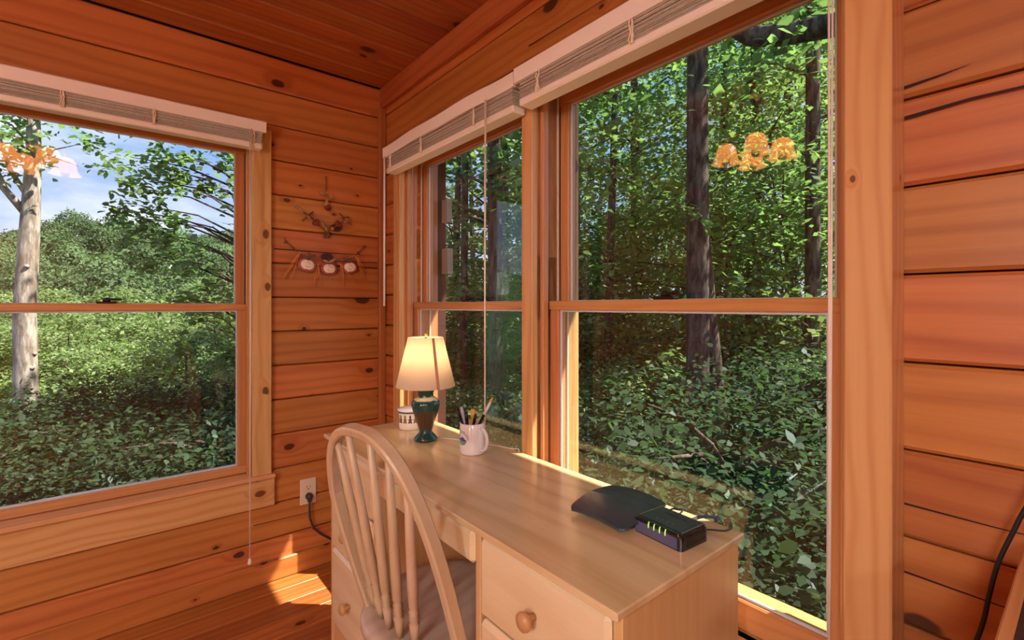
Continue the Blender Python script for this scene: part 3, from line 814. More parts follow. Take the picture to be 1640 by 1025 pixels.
M['pencil'] = plain('pencil_yellow', s(226, 168, 50), .4); M['pen_white'] = plain('pen_white', s(226, 214, 200), .4); M['eraser'] = plain('eraser_pink', s(210, 140, 110), .8)
Lv = Vector((-.77, .63, 0)); Tv = Vector((.63, .77, 0))     # to the viewer's left / away from the viewer
def mp(l, t, z): return tuple(Lv * l + Tv * t + Vector((0, 0, z)))
pen('black pen leaning furthest left in the mug', 'pen', 'pen', mp(.004, -.01, .012), mp(.048, .010, .132), .0044, [('barrel', 0, .82, 1, 1, M['pen_black']), ('cap', .80, 1, 1.15, .9, M['pen_black'])])
pen('pale grey pen beside the leftmost black pen', 'pen', 'pen', mp(.0, .008, .012), mp(.036, .012, .137), .0056, [('barrel', 0, .8, 1, 1, M['pen_grey']), ('cap', .78, 1, 1.12, .8, M['pen_grey'])])
pen('black marker standing upright in the mug', 'marker', 'pen', mp(.008, -.014, .012), mp(.020, .0, .126), .0052, [('barrel', 0, .8, 1, 1, M['pen_black']), ('cap', .78, 1, 1.1, 1, M['pen_black'])])
pen('fat ochre marker in the middle of the mug', 'marker', 'pen', mp(-.004, .012, .012), mp(.000, .016, .131), .0072, [('barrel', 0, .75, .9, .9, M['pencil']), ('cap', .74, 1, 1.0, .9, M['pencil'])])
pen('short black pen right of the ochre marker', 'pen', 'pen', mp(.010, -.004, .012), mp(-.010, -.004, .118), .0046, [('barrel', 0, .8, 1, 1, M['pen_black']), ('cap', .78, 1, 1.1, .8, M['pen_black'])])
pen('long pen with a pale barrel leaning far right', 'pen', 'pen', mp(.016, .002, .012), mp(-.062, .018, .166), .0046, [('grip', 0, .66, 1, 1, M['pen_black']), ('barrel', .66, .92, .95, .95, M['pen_white']), ('tip', .92, 1, .95, .6, M['pencil'])])
pen('yellow pencil leaning right behind the long pen', 'pencil', 'pencil', mp(.012, .016, .012), mp(-.046, .026, .134), .0038, [('shaft', 0, .93, 1, 1, M['pencil']), ('eraser', .93, 1, 1, 1, M['eraser'])])

# ------------------------------------------------------------------ router and modem
M['router'] = plain('router_sheen_plastic', s(58, 68, 80), .3, coat=.2); M['router2'] = plain('router_gloss', s(26, 28, 32), .15, coat=.5)  # lid plastic is black; its blue-grey paints in reflected window light
M['chrome'] = plain('silver_edge', s(200, 200, 206), .25, metal=.8)
rt = thing('wifi_router', 'flat black router with a swept square lid on the desk', 'router', (.838, .660, .760), .02)
def rsq(hx, hy, r, n=5):
    p = []
    for (cx, cy, a0) in ((hx - r, hy - r, 0), (-hx + r, hy - r, PI / 2), (-hx + r, -hy + r, PI), (hx - r, -hy + r, 1.5 * PI)):
        for k in range(n + 1):
            a = a0 + PI / 2 * k / n; p.append((cx + r * math.cos(a), cy + r * math.sin(a)))
    return p
b = MB(); b.extrude(rsq(.052, .058, .012), .024, c=(.008, 0, .0)); b.build('housing', M['black'], rt)
def lid(x0, x1, name):
    b = MB(); nu, nv = 14, 14; vs = []; fs = []
    for layer in (0, 1):
        for i in range(nu + 1):
            for j in range(nv + 1):
                x = x0 + (x1 - x0) * i / nu; w = .078 - 1.1 * x * x - max(0.0, abs(x) - .070) * .9
                q = 2 * j / nv - 1; yv = q * w
                z = .034 - .45 * x * x - .006 * q * q - .011 * max(0, -x / .08)
                vs.append((x, yv, z - .0045 * layer))
    n2 = (nu + 1) * (nv + 1)
    for i in range(nu):
        for j in range(nv):
            a = i * (nv + 1) + j
            fs.append((a, a + nv + 1, a + nv + 2, a + 1)); fs.append((n2 + a, n2 + a + 1, n2 + a + nv + 2, n2 + a + nv + 1))
    for i in range(nu):
        for j in (0, nv):
            a = i * (nv + 1) + j; fs.append((a, a + nv + 1, n2 + a + nv + 1, n2 + a))
    for j in range(nv):
        for i in (0, nu):
            a = i * (nv + 1) + j; fs.append((a, a + 1, n2 + a + 1, n2 + a))
    b.add(vs, fs, False); return b.build(name, M['router'], rt)
lid(-.080, .034, 'lid'); lid(.0355, .080, 'rear_lid')
b = MB(); b.lathe([(.006, 0), (.006, .010), (0, .011)], 12, (.068, -.02, .020)); b.build('rear_button', M['black'], rt)

md = thing('cable_modem', 'small black modem with green lights at the desk corner', 'modem', (.842, .536, .760), -.08)
b = MB(); b.extrude(rsq(.042, .056, .008), .030, ch=.003); b.build('housing', M['router2'], md)
b = MB(); b.extrude(rsq(.034, .047, .002, 2), .0012, c=(.004, 0, .0300)); b.build('top_panel', M['router'], md)
M['modem_face'] = plain('modem_front', s(92, 92, 122), .35)
b = MB(); b.box((-.0422, .002, .0125), (.0012, .098, .021), .0004); b.build('front_panel', M['modem_face'], md)
b = MB(); b.box((.004, .0495, .0306), (.070, .0022, .0010)); b.build('edge_strip', M['chrome'], md)
b = MB(); b.box((.004, -.0495, .0306), (.070, .0022, .0010)); b.build('edge_strip', M['chrome'], md)
ml, ntl, ol = mat_new('green_led'); eml = N(ntl, 'ShaderNodeEmission', {'Color': (.55, .85, .12, 1), 'Strength': .9}); ntl.links.new(eml.outputs[0], ol.inputs[0])
for k in range(4):
    b = MB(); b.tube([(-.0425, .018 - .013 * k, .0185), (-.0428, .018 - .013 * k, .0245), (-.0400, .018 - .013 * k, .0295)], .0013, 6); b.build('status_light', ml, md)
M['print'] = plain('dark_print', s(14, 16, 18), .3); M['printlight'] = plain('grey_print', s(120, 132, 140), .5)
wm = MB(); rnd = random.Random(8)
for k in range(9):                                      # the wordmark is too blurred to read: a row of dark glyph strokes
    hgt = (.0085 if k in (0, 4, 7) else .0055); yy = .024 - .0058 * k
    wm.box((.018 + (.0015 if k in (0, 4, 7) else 0), yy, .0313), (hgt, .0016, .0003)); wm.box((.0165, yy - .0018, .0313), (.0016, .0032, .0003))
wm.build('wordmark', M['print'], md)
for k in range(4):
    b = MB(); b.box((-.016, .018 - .012 * k, .0313), (.007, .0009, .0003)); b.build('icon_print', M['printlight'], md)
for k in range(5):
    b = MB(); b.box((.002, -.0561, .007 + .0042 * k), (.060, .0008, .0016)); b.build('vent_slot', M['black'], md)
def cable(label, path, r, mat, name='cable', plug=None):
    o = thing(name, label, 'cable', path[0])
    P0 = Vector(path[0]); pts = [Vector(p) - P0 for p in path]
    # Catmull-Rom
    out = []
    for i in range(len(pts) - 1):
        a = pts[max(i - 1, 0)]; b_ = pts[i]; c_ = pts[i + 1]; d_ = pts[min(i + 2, len(pts) - 1)]
        for k in range(6):
            t = k / 6
            out.append(.5 * ((2 * b_) + (c_ - a) * t + (2 * a - 5 * b_ + 4 * c_ - d_) * t * t + (3 * b_ - a - 3 * c_ + d_) * t ** 3))
    out.append(pts[-1])
    m = MB(); m.tube(out, r, 8); m.build('wire', mat, o)
    if plug:
        m = MB(); d = (out[1] - out[0]).normalized(); m.tube([d * -.004, d * .004, d * .016, d * .022], [plug, plug, plug * .8, r], 8); m.build('plug', plug_m, o)
    return o
plug_m = M['black']
cable('black power lead plugged into the back of the modem', [(.892, .565, .775), (.915, .578, .778), (.938, .572, .772), (.957, .575, .768), (.970, .580, .766), (.973, .586, .74), (.973, .60, .60)], .0022, M['blackcord'], plug=.0045)
plug_m = M['pen_white']
cable('blue grey network cable looping from modem to desk edge', [(.888, .524, .775), (.915, .515, .782), (.940, .500, .780), (.958, .498, .772), (.971, .507, .768), (.9735, .516, .74), (.9735, .54, .60)], .0034, plain('blue_cable', s(70, 80, 104), .45), plug=.005)
cable('thin grey coaxial lead curving off the desk corner', [(.886, .497, .772), (.905, .485, .770), (.930, .470, .766), (.957, .470, .764), (.970, .478, .764), (.973, .486, .74), (.973, .51, .60)], .0019, M['greycord'])

# ------------------------------------------------------------------ wall outlet with plug
OC = Vector((.685, YA - .003, .357))
outl = thing('wall_outlet', 'ivory wall outlet under the hanging decorations, beside the desk', 'outlet', OC)
b = MB(); b.box((0, -.003, 0), (.072, .006, .117), .003); b.build('cover_plate', M['ivory'], outl)
for sz in (-.0195, .0195):
    b = MB(); pts = [(.0165 * math.cos(a), max(-.0135, min(.0135, .0165 * math.sin(a)))) for a in [2 * PI * k / 24 for k in range(24)]]
    b.extrude(pts, .0025, Matrix.Rotation(PI / 2, 3, 'X'), (0, -.0055, sz)); r_ = b.build('receptacle', M['ivory'], outl)
    if sz > 0:
        sl = MB(); sl.box((-.0062, -.0083, sz + .003), (.0022, .001, .008)); sl.box((.0062, -.0083, sz + .003), (.0022, .001, .0065)); sl.lathe([(.0028, 0), (.0028, .001), (0, .001)], 10, (0, -.0079, sz - .0075), M=Matrix.Rotation(PI / 2, 3, 'X')); sl.build('socket_slot', M['slot'], outl)
sc_ = MB(); sc_.lathe([(.003, 0), (.0025, .001), (0, .0012)], 10, (0, -.006, 0), M=Matrix.Rotation(PI / 2, 3, 'X')); sc_.build('screw', M['ivory'], outl)
pc = thing('power_cord', 'dark grey power cord hanging from the outlet to behind the desk', 'cord', (OC.x, OC.y - .009, OC.z - .0195))
b = MB(); b.lathe([(.015, 0), (.016, .006), (.0145, .018), (.010, .026), (0, .028)], 14, M=Matrix.Rotation(PI / 2, 3, 'X')); b.box((0, -.014, -.016), (.017, .018, .020), .005); b.build('plug', M['greycord'], pc)
P0 = Vector(pc.location)
pth = [(0, -.016, -.02), (-.001, -.017, -.06), (.002, -.014, -.10), (.018, -.011, -.15), (.055, -.010, -.19), (.11, -.010, -.235), (.2, -.010, -.29), (.33, -.010, -.31)]
b = MB(); b.tube(pth, .0048, 8); b.build('wire', M['greycord'], pc)

# ------------------------------------------------------------------ wall decorations
YD = YA - .008
def wp(x, y, dy=0.0):                                     # point on the far wall from the decoration sketch
    p = at_y(440 + x / 4.883, 270 + y / 4.883, YD); p.y += dy; return p
Mw = Matrix(((1, 0, 0), (0, 0, -1), (0, 1, 0)))           # local xy -> wall xz, local z -> into the room
def rotM(a): return Mw @ Matrix.Rotation(a, 3, 'Z')
def apple_outline(w):
    p = []
    for k in range(28):
        a = 2 * PI * k / 28
        r = 1 + .10 * math.cos(2 * a) - .16 * math.exp(-((a - PI / 2) / .35) ** 2) - .10 * math.exp(-((a - 1.5 * PI) / .3) ** 2)
        p.append((w * r * math.cos(a) * 1.0, w * r * math.sin(a) * .96))
    return p
def heart_outline(w):
    p = []
    for k in range(28):
        a = 2 * PI * k / 28
        p.append((w * math.sin(a) ** 3, w * (13 * math.cos(a) - 5 * math.cos(2 * a) - 2 * math.cos(3 * a) - math.cos(4 * a)) / 16))
    return p
def oval(rx, ry, n=14): return [(rx * math.cos(2 * PI * k / n), ry * math.sin(2 * PI * k / n)) for k in range(n)]

g0 = wp(420, 760)
gar = thing('apple_garland', 'garland of three gingham apples with raffia bows on the far wall', 'garland', g0)
def gl(x, y, dy=0.0): return wp(x, y, dy) - g0
b = MB(); b.tube([gl(75, 540, -.004), gl(85, 575, -.006), gl(120, 600, -.006), gl(180, 660, -.008), gl(330, 745, -.008), gl(420, 760, -.006), gl(505, 745, -.008), gl(620, 690, -.008), gl(690, 615, -.006), gl(700, 600, -.004)], .0022, 6); b.build('twine', M['twig'], gar)
for (rx, ry, hh, ro, px, py) in ((.010, .006, .006, .6, 85, 575), (.012, .005, .006, -.7, 140, 620), (.010, .005, .006, .7, 690, 615), (.012, .005, .005, .5, 650, 655)):
    b = MB(); b.puff(oval(rx, ry), hh, rotM(ro), gl(px, py, -.004)); b.build('cloth_knot', M['olive'], gar)
for (x, y, w, rot, sd) in ((250, 755, .0385, -.16, 1), (420, 785, .0360, .02, 2), (580, 775, .0370, .16, 3)):
    c = gl(x, y, -.004)
    ap = MB(); ap.puff(apple_outline(w), .013, rotM(rot), c); a_ = ap.build('apple', M['gingham'], gar)
    ap = MB(); ap.puff(apple_outline(w * .72), .006, rotM(rot), c + Vector((0, -.0095, .001))); ap.build('apple_core', M['cream'], a_)
    for k in range(6):
        aa = [.5, 1.2, 2.0, 3.7, 4.4, 5.3][k]; q = Vector((.009 * math.cos(aa), 0, .012 * math.sin(aa)))
        sdm = MB(); sdm.puff(oval(.0011, .0026, 8), .0018, rotM(rot + aa * .3), c + Vector((0, -.0152, .001)) + q); sdm.build('seed', M['seed'], a_)
    st = MB(); up_ = Matrix.Rotation(-rot, 3, 'Y') @ Vector((0, 0, 1))
    st.tube([c + up_ * w * .75 + Vector((0, -.008, 0)), c + up_ * w * 1.2 + Vector((.002, -.006, 0)), c + up_ * w * 1.5 + Vector((0, -.004, 0))], .0022, 6); st.build('stem', M['twig'], a_)
    lf = MB(); sgn = -1 if sd != 3 else 1
    lf.puff([(.017 * math.cos(2 * PI * k / 12) * (1 if math.cos(2 * PI * k / 12) < 0 else 1.25), .007 * math.sin(2 * PI * k / 12)) for k in range(12)], .004, rotM(-.45 * sgn), c + up_ * w * 1.02 + Vector((-.012 * sgn, -.010, 0)))
    lf.puff([(.015 * math.cos(2 * PI * k / 12), .006 * math.sin(2 * PI * k / 12)) for k in range(12)], .004, rotM(.35 * sgn), c + up_ * w * .96 + Vector((.014 * sgn, -.010, 0)))
    lf.build('cloth_leaf', M['burlap' if sd == 2 else 'olive'], a_)
rnd = random.Random(11)
for (x, y, tails) in ((190, 660, ((60, 860), (75, 850), (125, 880), (100, 800))), (332, 750, ((290, 925), (308, 925), (365, 930), (330, 860))), (503, 748, ((530, 945), (545, 900), (645, 905), (515, 880))), (622, 690, ((690, 865), (712, 868), (700, 800), (675, 780)))):
    b = MB(); p0 = gl(x, y, -.016)
    b.puff(oval(.006, .005, 10), .005, rotM(0), p0 + Vector((0, .004, 0)))
    for sg in (-1, 1):
        b.tube([p0, p0 + Vector((sg * .010, -.004, .006)), p0 + Vector((sg * .018, -.003, -.001)), p0 + Vector((sg * .008, -.002, -.004)), p0], .0013, 5)
    for (tx, ty) in tails:
        e_ = gl(tx, ty, -.006); mid = (p0 + e_) / 2 + Vector((rnd.uniform(-.006, .006), -.006, rnd.uniform(.0, .012)))
        b.tube([p0, (p0 + mid) / 2 + Vector((0, -.003, .004)), mid, e_], .0013, 5)
    b.build('raffia_bow', M['raffia'], gar)

h0 = wp(400, 300)
hg = thing('heart_hanging', 'rustic twig hanging with maroon hearts above the apple garland', 'wall decoration', h0)
def hl(x, y, dy=0.0): return wp(x, y, dy) - h0
b = MB(); b.tube([hl(400, 66), hl(401, 110, -.003), hl(398, 175, -.006)], .0022, 6); b.tube([hl(398, 60, .0), hl(404, 72, -.004)], .003, 6); b.build('hanging_string', M['twig'], hg)
b = MB(); b.puff([(.014 * math.cos(2 * PI * k / 14) * (1 + .15 * math.sin(3 * 2 * PI * k / 14)), .010 * math.sin(2 * PI * k / 14)) for k in range(14)], .010, rotM(-.35), hl(368, 195, -.003)); b.build('bow_loop', M['burlap'], hg)
b = MB(); b.puff([(.013 * math.cos(2 * PI * k / 14), .010 * math.sin(2 * PI * k / 14) * (1 + .2 * math.cos(3 * 2 * PI * k / 14))) for k in range(14)], .010, rotM(-.5), hl(436, 222, -.003)); b.build('bow_loop', M['burlap'], hg)
b = MB(); b.puff([(-.006, .018), (.006, .018), (.009, -.004), (.013, -.016), (-.013, -.016), (-.009, -.004)], .007, rotM(0), hl(404, 270, -.004)); b.build('burlap_body', M['burlap'], hg)
b = MB(); b.puff(oval(.0150, .0150, 18), .012, rotM(0), hl(414, 306, -.002)); b.build('dark_button', M['maroon'], hg)
b = MB(); b.puff(oval(.0085, .0080, 14), .010, rotM(0), hl(408, 318, -.012)); b.build('red_berry', M['redberry'], hg)
b = MB(); b.tube([hl(160, 300, -.004), hl(240, 350, -.006), hl(320, 425, -.007), hl(400, 500, -.007), hl(470, 455, -.007), hl(540, 400, -.006), hl(590, 435, -.004)], .0020, 6); b.build('twine', M['twig'], hg)
for (rx, ry, hh, ro, px, py, pd) in ((.017, .0065, .006, -.55, 196, 318, .004), (.010, .0065, .007, -.4, 165, 298, .004), (.011, .005, .007, -1.0, 262, 385, .008), (.013, .0055, .007, -1.0, 372, 440, .008), (.014, .006, .007, -1.1, 395, 475, .010), (.011, .006, .007, -.7, 560, 405, .008), (.010, .006, .006, -.3, 545, 420, .010)):
    b = MB(); b.puff(oval(rx, ry), hh, rotM(ro), hl(px, py, -pd)); b.build('cloth_knot', M['burlap'], hg)
for (x0, y0, x1, y1, rr) in ((212, 412, 296, 340, .0042), (225, 350, 300, 395, .0036), (500, 350, 540, 395, .0034), (520, 388, 578, 382, .0028), (540, 400, 598, 440, .0026)):
    b = MB(); b.tube([hl(x0, y0, -.007), hl(x1, y1, -.009)], rr, 6); b.build('twig', M['twig'], hg)
for (x, y, r) in ((322, 425, .75), (494, 440, -.75)):
    b = MB(); b.puff(heart_outline(.019), .009, rotM(r), hl(x, y, -.006)); b.build('heart', M['maroon'], hg)
b = MB(); b.puff([(-.017, .014), (.017, .014), (.013, -.013), (-.013, -.013)], .012, rotM(0), hl(402, 522, -.004)); b.build('burlap_pot', plain('brown_felt', s(112, 66, 52), .9, noise=.2, nscale=120), hg)
b = MB(); b.puff(oval(.0085, .0085), .005, rotM(0), hl(445, 472, -.010)); b.build('button', M['burlap'], hg)
b = MB(); b.tube([hl(395, 515, -.017), hl(410, 508, -.018), hl(418, 520, -.018), hl(405, 530, -.018), hl(396, 545, -.017)], .0012, 5); b.build('twine_tie', M['burlap'], hg)

# ------------------------------------------------------------------ dark-topped cabinet at the right edge and its cord
cab = thing('cabinet', 'wood-edged cabinet with a black top at the right edge', 'cabinet', (.76, -.40, 0))
cb = lambda n, m, lo, hi, ch=.002, ax=None: beam(n, m, Vector(lo) - Vector((.76, -.40, 0)), Vector(hi) - Vector((.76, -.40, 0)), cab, ch, ax)
M['blacktop'] = wood('black_top', s(54, 50, 54), s(32, 30, 34), s(20, 18, 20), knots=0, ringf=60, rough=.5, vary=.02)
cb('body', M['redtrim'], (.54, -.86, .04), (.965, .055, .852)); cb('top_edge', M['trim'], (.52, .056, .850), (.968, .068, .872)); cb('top_edge', M['trim'], (.508, -.88, .850), (.52, .068, .872))
cb('top', M['blacktop'], (.52, -.88, .852), (.968, .056, .8705), .001)
for lx in (.57, .93):
    for ly in (-.82, .01): cb('foot', M['redtrim'], (lx - .02, ly - .02, 0), (lx + .02, ly + .02, .04))
pw = [at_x(u, v, .992) for (u, v) in ((1690, 745), (1640, 818), (1623.5, 849), (1602, 892), (1592, 921), (1583, 957), (1574.5, 995), (1563.7, 1025), (1548, 1060), (1530, 1120))]
cable('black cord dangling against the logs beside the cabinet', [(1.045, pw[0].y - .05, pw[0].z + .03)] + [tuple(p) for p in pw], .0030, M['blackcord'])

# ------------------------------------------------------------------ ceiling lamp (seen mirrored in the near window)
M['amber'] = shade_mat('amber_glass', s(250, 214, 160), s(255, 200, 130), ((1, .50, .17, 1), 2.6))
M['softbulb'] = plain('frosted_bulb', s(250, 236, 214), .4)
def ceiling_lamp(loc, label, name='ceiling_lamp'):
    o = thing(name, label, 'lamp', loc)
    b = MB(); b.lathe([(.065, 0), (.06, -.02), (.02, -.03), (.012, -.04), (.012, -.17), (.03, -.18), (.045, -.20), (.04, -.23), (.02, -.25), (0, -.255)], 24); b.build('stem', M['brass'], o)
    for k in range(4):
        a = PI / 4 + k * PI / 2 + .3; ca, sa_ = math.cos(a), math.sin(a)
        b = MB(); b.tube([(.03 * ca, .03 * sa_, -.21), (.08 * ca, .08 * sa_, -.20), (.125 * ca, .125 * sa_, -.215), (.13 * ca, .13 * sa_, -.25)], .006, 8); b.build('arm', M['brass'], o)
        b = MB(); pr = [(.016, -.25), (.034, -.256), (.046, -.272), (.051, -.298), (.054, -.322), (.062, -.340), (.074, -.348)]
        b.lathe(pr + [(r - .003, z - .001) for r, z in reversed(pr)], 28, (.13 * ca, .13 * sa_, 0), close=False); b.build('shade', M['amber'], o)
        b = MB(); b.lathe([(0, -.30), (.012, -.30), (.02, -.325), (.022, -.345), (.014, -.362), (0, -.367)], 12, (.13 * ca, .13 * sa_, 0)); b.build('bulb', M['softbulb'], o)
    return o
ceiling_lamp((-.34, 1.14, ZC), 'brass ceiling lamp with amber bell shades, seen mirrored in the near window')
def fill_glow(name, c, st):
    m, nt, out = mat_new(name); e_ = N(nt, 'ShaderNodeEmission', {'Color': c, 'Strength': st}); nt.links.new(e_.outputs[0], out.inputs[0]); return m
M['fill_glow'] = fill_glow('flush_fill_glow', (.98, .98, 1.0, 1), 58)
for (lx, ly, lab) in ((-1.55, -.75, 'unseen round flush light added as fill over the left side of the room'), (-1.3, -2.2, 'unseen round flush light added as fill near the back wall')):  # unseen ceiling lights, added to brighten the interior
    o = thing('added_flush_light', lab, 'lamp', (lx, ly, ZC))
    b = MB(); b.lathe([(.25, 0), (.25, -.045), (.235, -.05), (.225, -.045), (.22, -.02), (0, -.02)], 40); b.build('rim', M['brass'], o)
    b = MB(); b.lathe([(.219, -.040), (0, -.040)], 40, close=False); b.build('fill_glow', M['fill_glow'], o)

fl = thing('added_floor_lamp', 'unseen tall lamp with a white drum shade, added as fill light', 'lamp', (-1.8, -.35, 0))  # added out of view to throw light on blinds and walls
b = MB(); b.lathe([(0, 0), (.15, 0), (.15, .02), (.03, .035), (.012, .05), (.012, 1.40), (0, 1.40)], 28); b.build('stand', M['brass'], fl)
b = MB(); b.lathe([(.16, 1.36), (.16, 1.66), (.15, 1.66), (.15, 1.36), (.16, 1.36)], 36, close=False); b.build('shade', fill_glow('fill_shade_glow', (.98, .98, 1.0, 1), 39), fl)

# ------------------------------------------------------------------ outdoors: ground
def gz(x, y):
    g = -1.7 + .06 * max(0, min(x, 40) - 5)
    g -= .24 * max(0, min(y, 22) - 4) * max(0, min(1, 1.25 - max(0, x) / max(1.0, .9 * y)))
    return g
nx, ny = 60, 60
vs = [(XB + .3 + (-60 + 130 * (i / nx)) if False else -45 + 115 * i / nx, -25 + 75 * j / ny, 0) for j in range(ny + 1) for i in range(nx + 1)]
vs = [(x, y_, gz(x, y_) + .12 * math.sin(x * .9) * math.cos(y_ * .7)) for x, y_, z in vs]
gm = MB(); gm.add(vs, [(j * (nx + 1) + i, j * (nx + 1) + i + 1, (j + 1) * (nx + 1) + i + 1, (j + 1) * (nx + 1) + i) for j in range(ny) for i in range(nx)], True)
tag(gm.build('ground', M['ground']), 'leaf-covered forest ground sloping away outside', kind='structure')

# ------------------------------------------------------------------ foliage meshes
def leaves_mesh(name, centers, normals, size, mat, rng, shape=6):
    """one polygon per leaf"""
    n = len(centers); C = np.asarray(centers, float); Nn = np.asarray(normals, float)
    Nn /= np.linalg.norm(Nn, axis=1)[:, None] + 1e-9
    a = rng.normal(size=(n, 3)); t = a - (a * Nn).sum(1)[:, None] * Nn; t /= np.linalg.norm(t, axis=1)[:, None] + 1e-9
    bt = np.cross(Nn, t); sz = size * rng.uniform(.65, 1.3, n)[:, None]
    if shape == 6: out = [(-.5, 0, 0), (-.22, .30, .03), (.15, .27, .05), (.58, 0, -.06), (.15, -.27, .05), (-.22, -.30, .03)]
    else: out = [(-.5, 0, 0), (.0, .36, .05), (.55, 0, -.03), (.0, -.36, .05)]
    k = len(out)
    V = np.stack([C + t * sz * q[0] + bt * sz * q[1] + Nn * sz * q[2] for q in out], 1).reshape(-1, 3)
    me = bpy.data.meshes.new(name)
    me.vertices.add(n * k); me.vertices.foreach_set('co', V.astype(np.float32).ravel())
    me.loops.add(n * k); me.loops.foreach_set('vertex_index', np.arange(n * k, dtype=np.int32))
    me.polygons.add(n); me.polygons.foreach_set('loop_start', np.arange(0, n * k, k, dtype=np.int32))
    me.polygons.foreach_set('loop_total', np.full(n, k, dtype=np.int32))
    me.update(calc_edges=True); me.materials.append(mat)
    return me
def sprays(rng, spots, nper, rad, thick=.10, droop=.25):
    """flat leafy sprays like those of beech and maple: (centre, outward direction)"""
    C = []; Nn = []
    for p in spots:
        n = int(nper * rng.uniform(.6, 1.4)); R_s = rad * rng.uniform(.6, 1.35)
        tilt = rng.normal(0, .22, 2); a = rng.uniform(0, 2 * PI, n); r = R_s * np.sqrt(rng.uniform(0, 1, n)) * (1 + .35 * np.sin(3 * a + rng.uniform(0, 6)))
        x = r * np.cos(a); yv = r * np.sin(a)
        z = tilt[0] * x + tilt[1] * yv - droop * (r ** 2) / R_s + rng.normal(0, thick, n)
        C.append(np.stack([p[0] + x, p[1] + yv, p[2] + z], 1))
        nn = rng.normal(0, .45, (n, 3)); nn[:, 2] += 1.0; Nn.append(nn)
    return np.concatenate(C), np.concatenate(Nn)
def trunk_mb(rng, h, r0, r1, bend=.25, n=9, segs=10, z0=0.0):
    path = []; x = y_ = 0.0; dx, dy = rng.normal(0, bend / h, 2)
    for i in range(segs + 1):
        path.append(Vector((x, y_, z0 + h * i / segs))); x += dx * h / segs; y_ += dy * h / segs
        dx += rng.normal(0, .25 * bend / h); dy += rng.normal(0, .25 * bend / h)
    m = MB(); m.tube(path, [r0 + (r1 - r0) * (i / segs) ** .9 + (.35 * r0 if i == 0 else 0) for i in range(segs + 1)], n)
    return m, path
def at_h(path, z):
    for i in range(len(path) - 1):
        if path[i].z <= z <= path[i + 1].z:
            f = (z - path[i].z) / max(1e-6, path[i + 1].z - path[i].z); return path[i].lerp(path[i + 1], f)
    return path[-1]

def make_tree(seed, h, r0, crown, nspray, nper, rad, leaf, mat, bark, shape=4, bend=.3, rmax=2.2, rtop=.3):
    """returns (trunk mesh, foliage mesh); crown = (z0, z1)"""
    rng = np.random.default_rng(seed)
    m, path = trunk_mb(rng, h, r0, r0 * rtop, bend)
    spots = []
    for k in range(nspray):
        f = (k + rng.uniform(0, 1)) / nspray; z = crown[0] + (crown[1] - crown[0]) * f
        R_c = rmax * (.55 + .9 * math.sin(PI * min(1, .15 + .8 * f))) * rng.uniform(.25, 1.0) ** .6 * .8
        a = rng.uniform(0, 2 * PI); c = at_h(path, max(.2, z - .35 * R_c))
        p = Vector((c.x + R_c * math.cos(a), c.y + R_c * math.sin(a), z)); spots.append(p)
        if k % 2 == 0:
            mid = c.lerp(p, .5) + Vector((0, 0, .10 * R_c))
            m.tube([c, mid, p, p + (p - mid) * .3], [.022 * max(.6, h / 9), .014, .007, .003], 5, cap=False)
    C, Nn = sprays(rng, spots, nper, rad)
    tm = m.mesh('trunk'); tm.materials.append(bark)
    return tm, leaves_mesh('foliage', C, Nn, leaf, mat, rng, shape)
def put_tree(name, meshes, label, cat, group, x, y_, rz=0.0, sc=1.0, dz=0.0, lean=(0, 0)):
    o = thing(name, label, cat, (x, y_, gz(x, y_) + dz - .05), rz, group); o.scale = (sc, sc, sc)
    o.rotation_euler = (lean[0], lean[1], rz)
    link('trunk', meshes[0], None, o); link('foliage', meshes[1], None, o)
    return o
rg = random.Random(21)
tall = [make_tree(100 + k, 14, .14, (3.2, 13.5), 68, 60, .75, .15, M['leaf'], M['bark'], rmax=2.4) for k in range(3)]
sapl = [make_tree(200 + k, 4.6, .035, (.9, 4.7), 46, 80, .55, .105, M['leaf'], M['bark'], rmax=1.5, bend=.5, rtop=.2) for k in range(2)]
sapl.append(make_tree(210, 4.4, .035, (.8, 4.5), 46, 80, .55, .105, M['leafsunlit'], M['bark'], rmax=1.5, bend=.5, rtop=.2))
shrubs = [make_tree(300 + k, 1.7, .022, (.15, 1.9), 62, 210, .34, .050, M['leafshaded'], M['bark'], shape=6, rmax=1.05, bend=.5, rtop=.3) for k in range(3)]
sunny = [make_tree(400 + k, 6.0, .07, (1.0, 6.4), 90, 90, .7, .15, M['leafsunlit'], M['bark'], rmax=2.2, rtop=.3) for k in range(2)]

def polar(u, t): p = at_t(u, 490, t); return p.x, p.y
# named trees beyond the right-hand windows
x, y = polar(1118, 6.6)
big = thing('oak_tree', 'large dark double-trunked tree outside the near window', 'tree', (x, y, gz(x, y) - .1))
rng = np.random.default_rng(7)
m, pth_ = trunk_mb(rng, 11, .165, .12, .12, 14); m2 = MB()
m.tube([(.24, -.20, 0), (.22, -.19, .7), (.20, -.16, 1.6), (.15, -.08, 2.6), (.10, .0, 3.8), (.05, .04, 5.5)], [.17, .14, .125, .12, .11, .08], 14)
m.build('trunk', M['bark'], big)
spots = [Vector((rng.normal(0, 1.6), rng.normal(0, 1.6), rng.uniform(5, 11))) for k in range(60)]
C_, N_ = sprays(rng, spots, 90, .8); link('foliage', leaves_mesh('foliage', C_, N_, .13, M['leaf'], rng, 4), None, big)
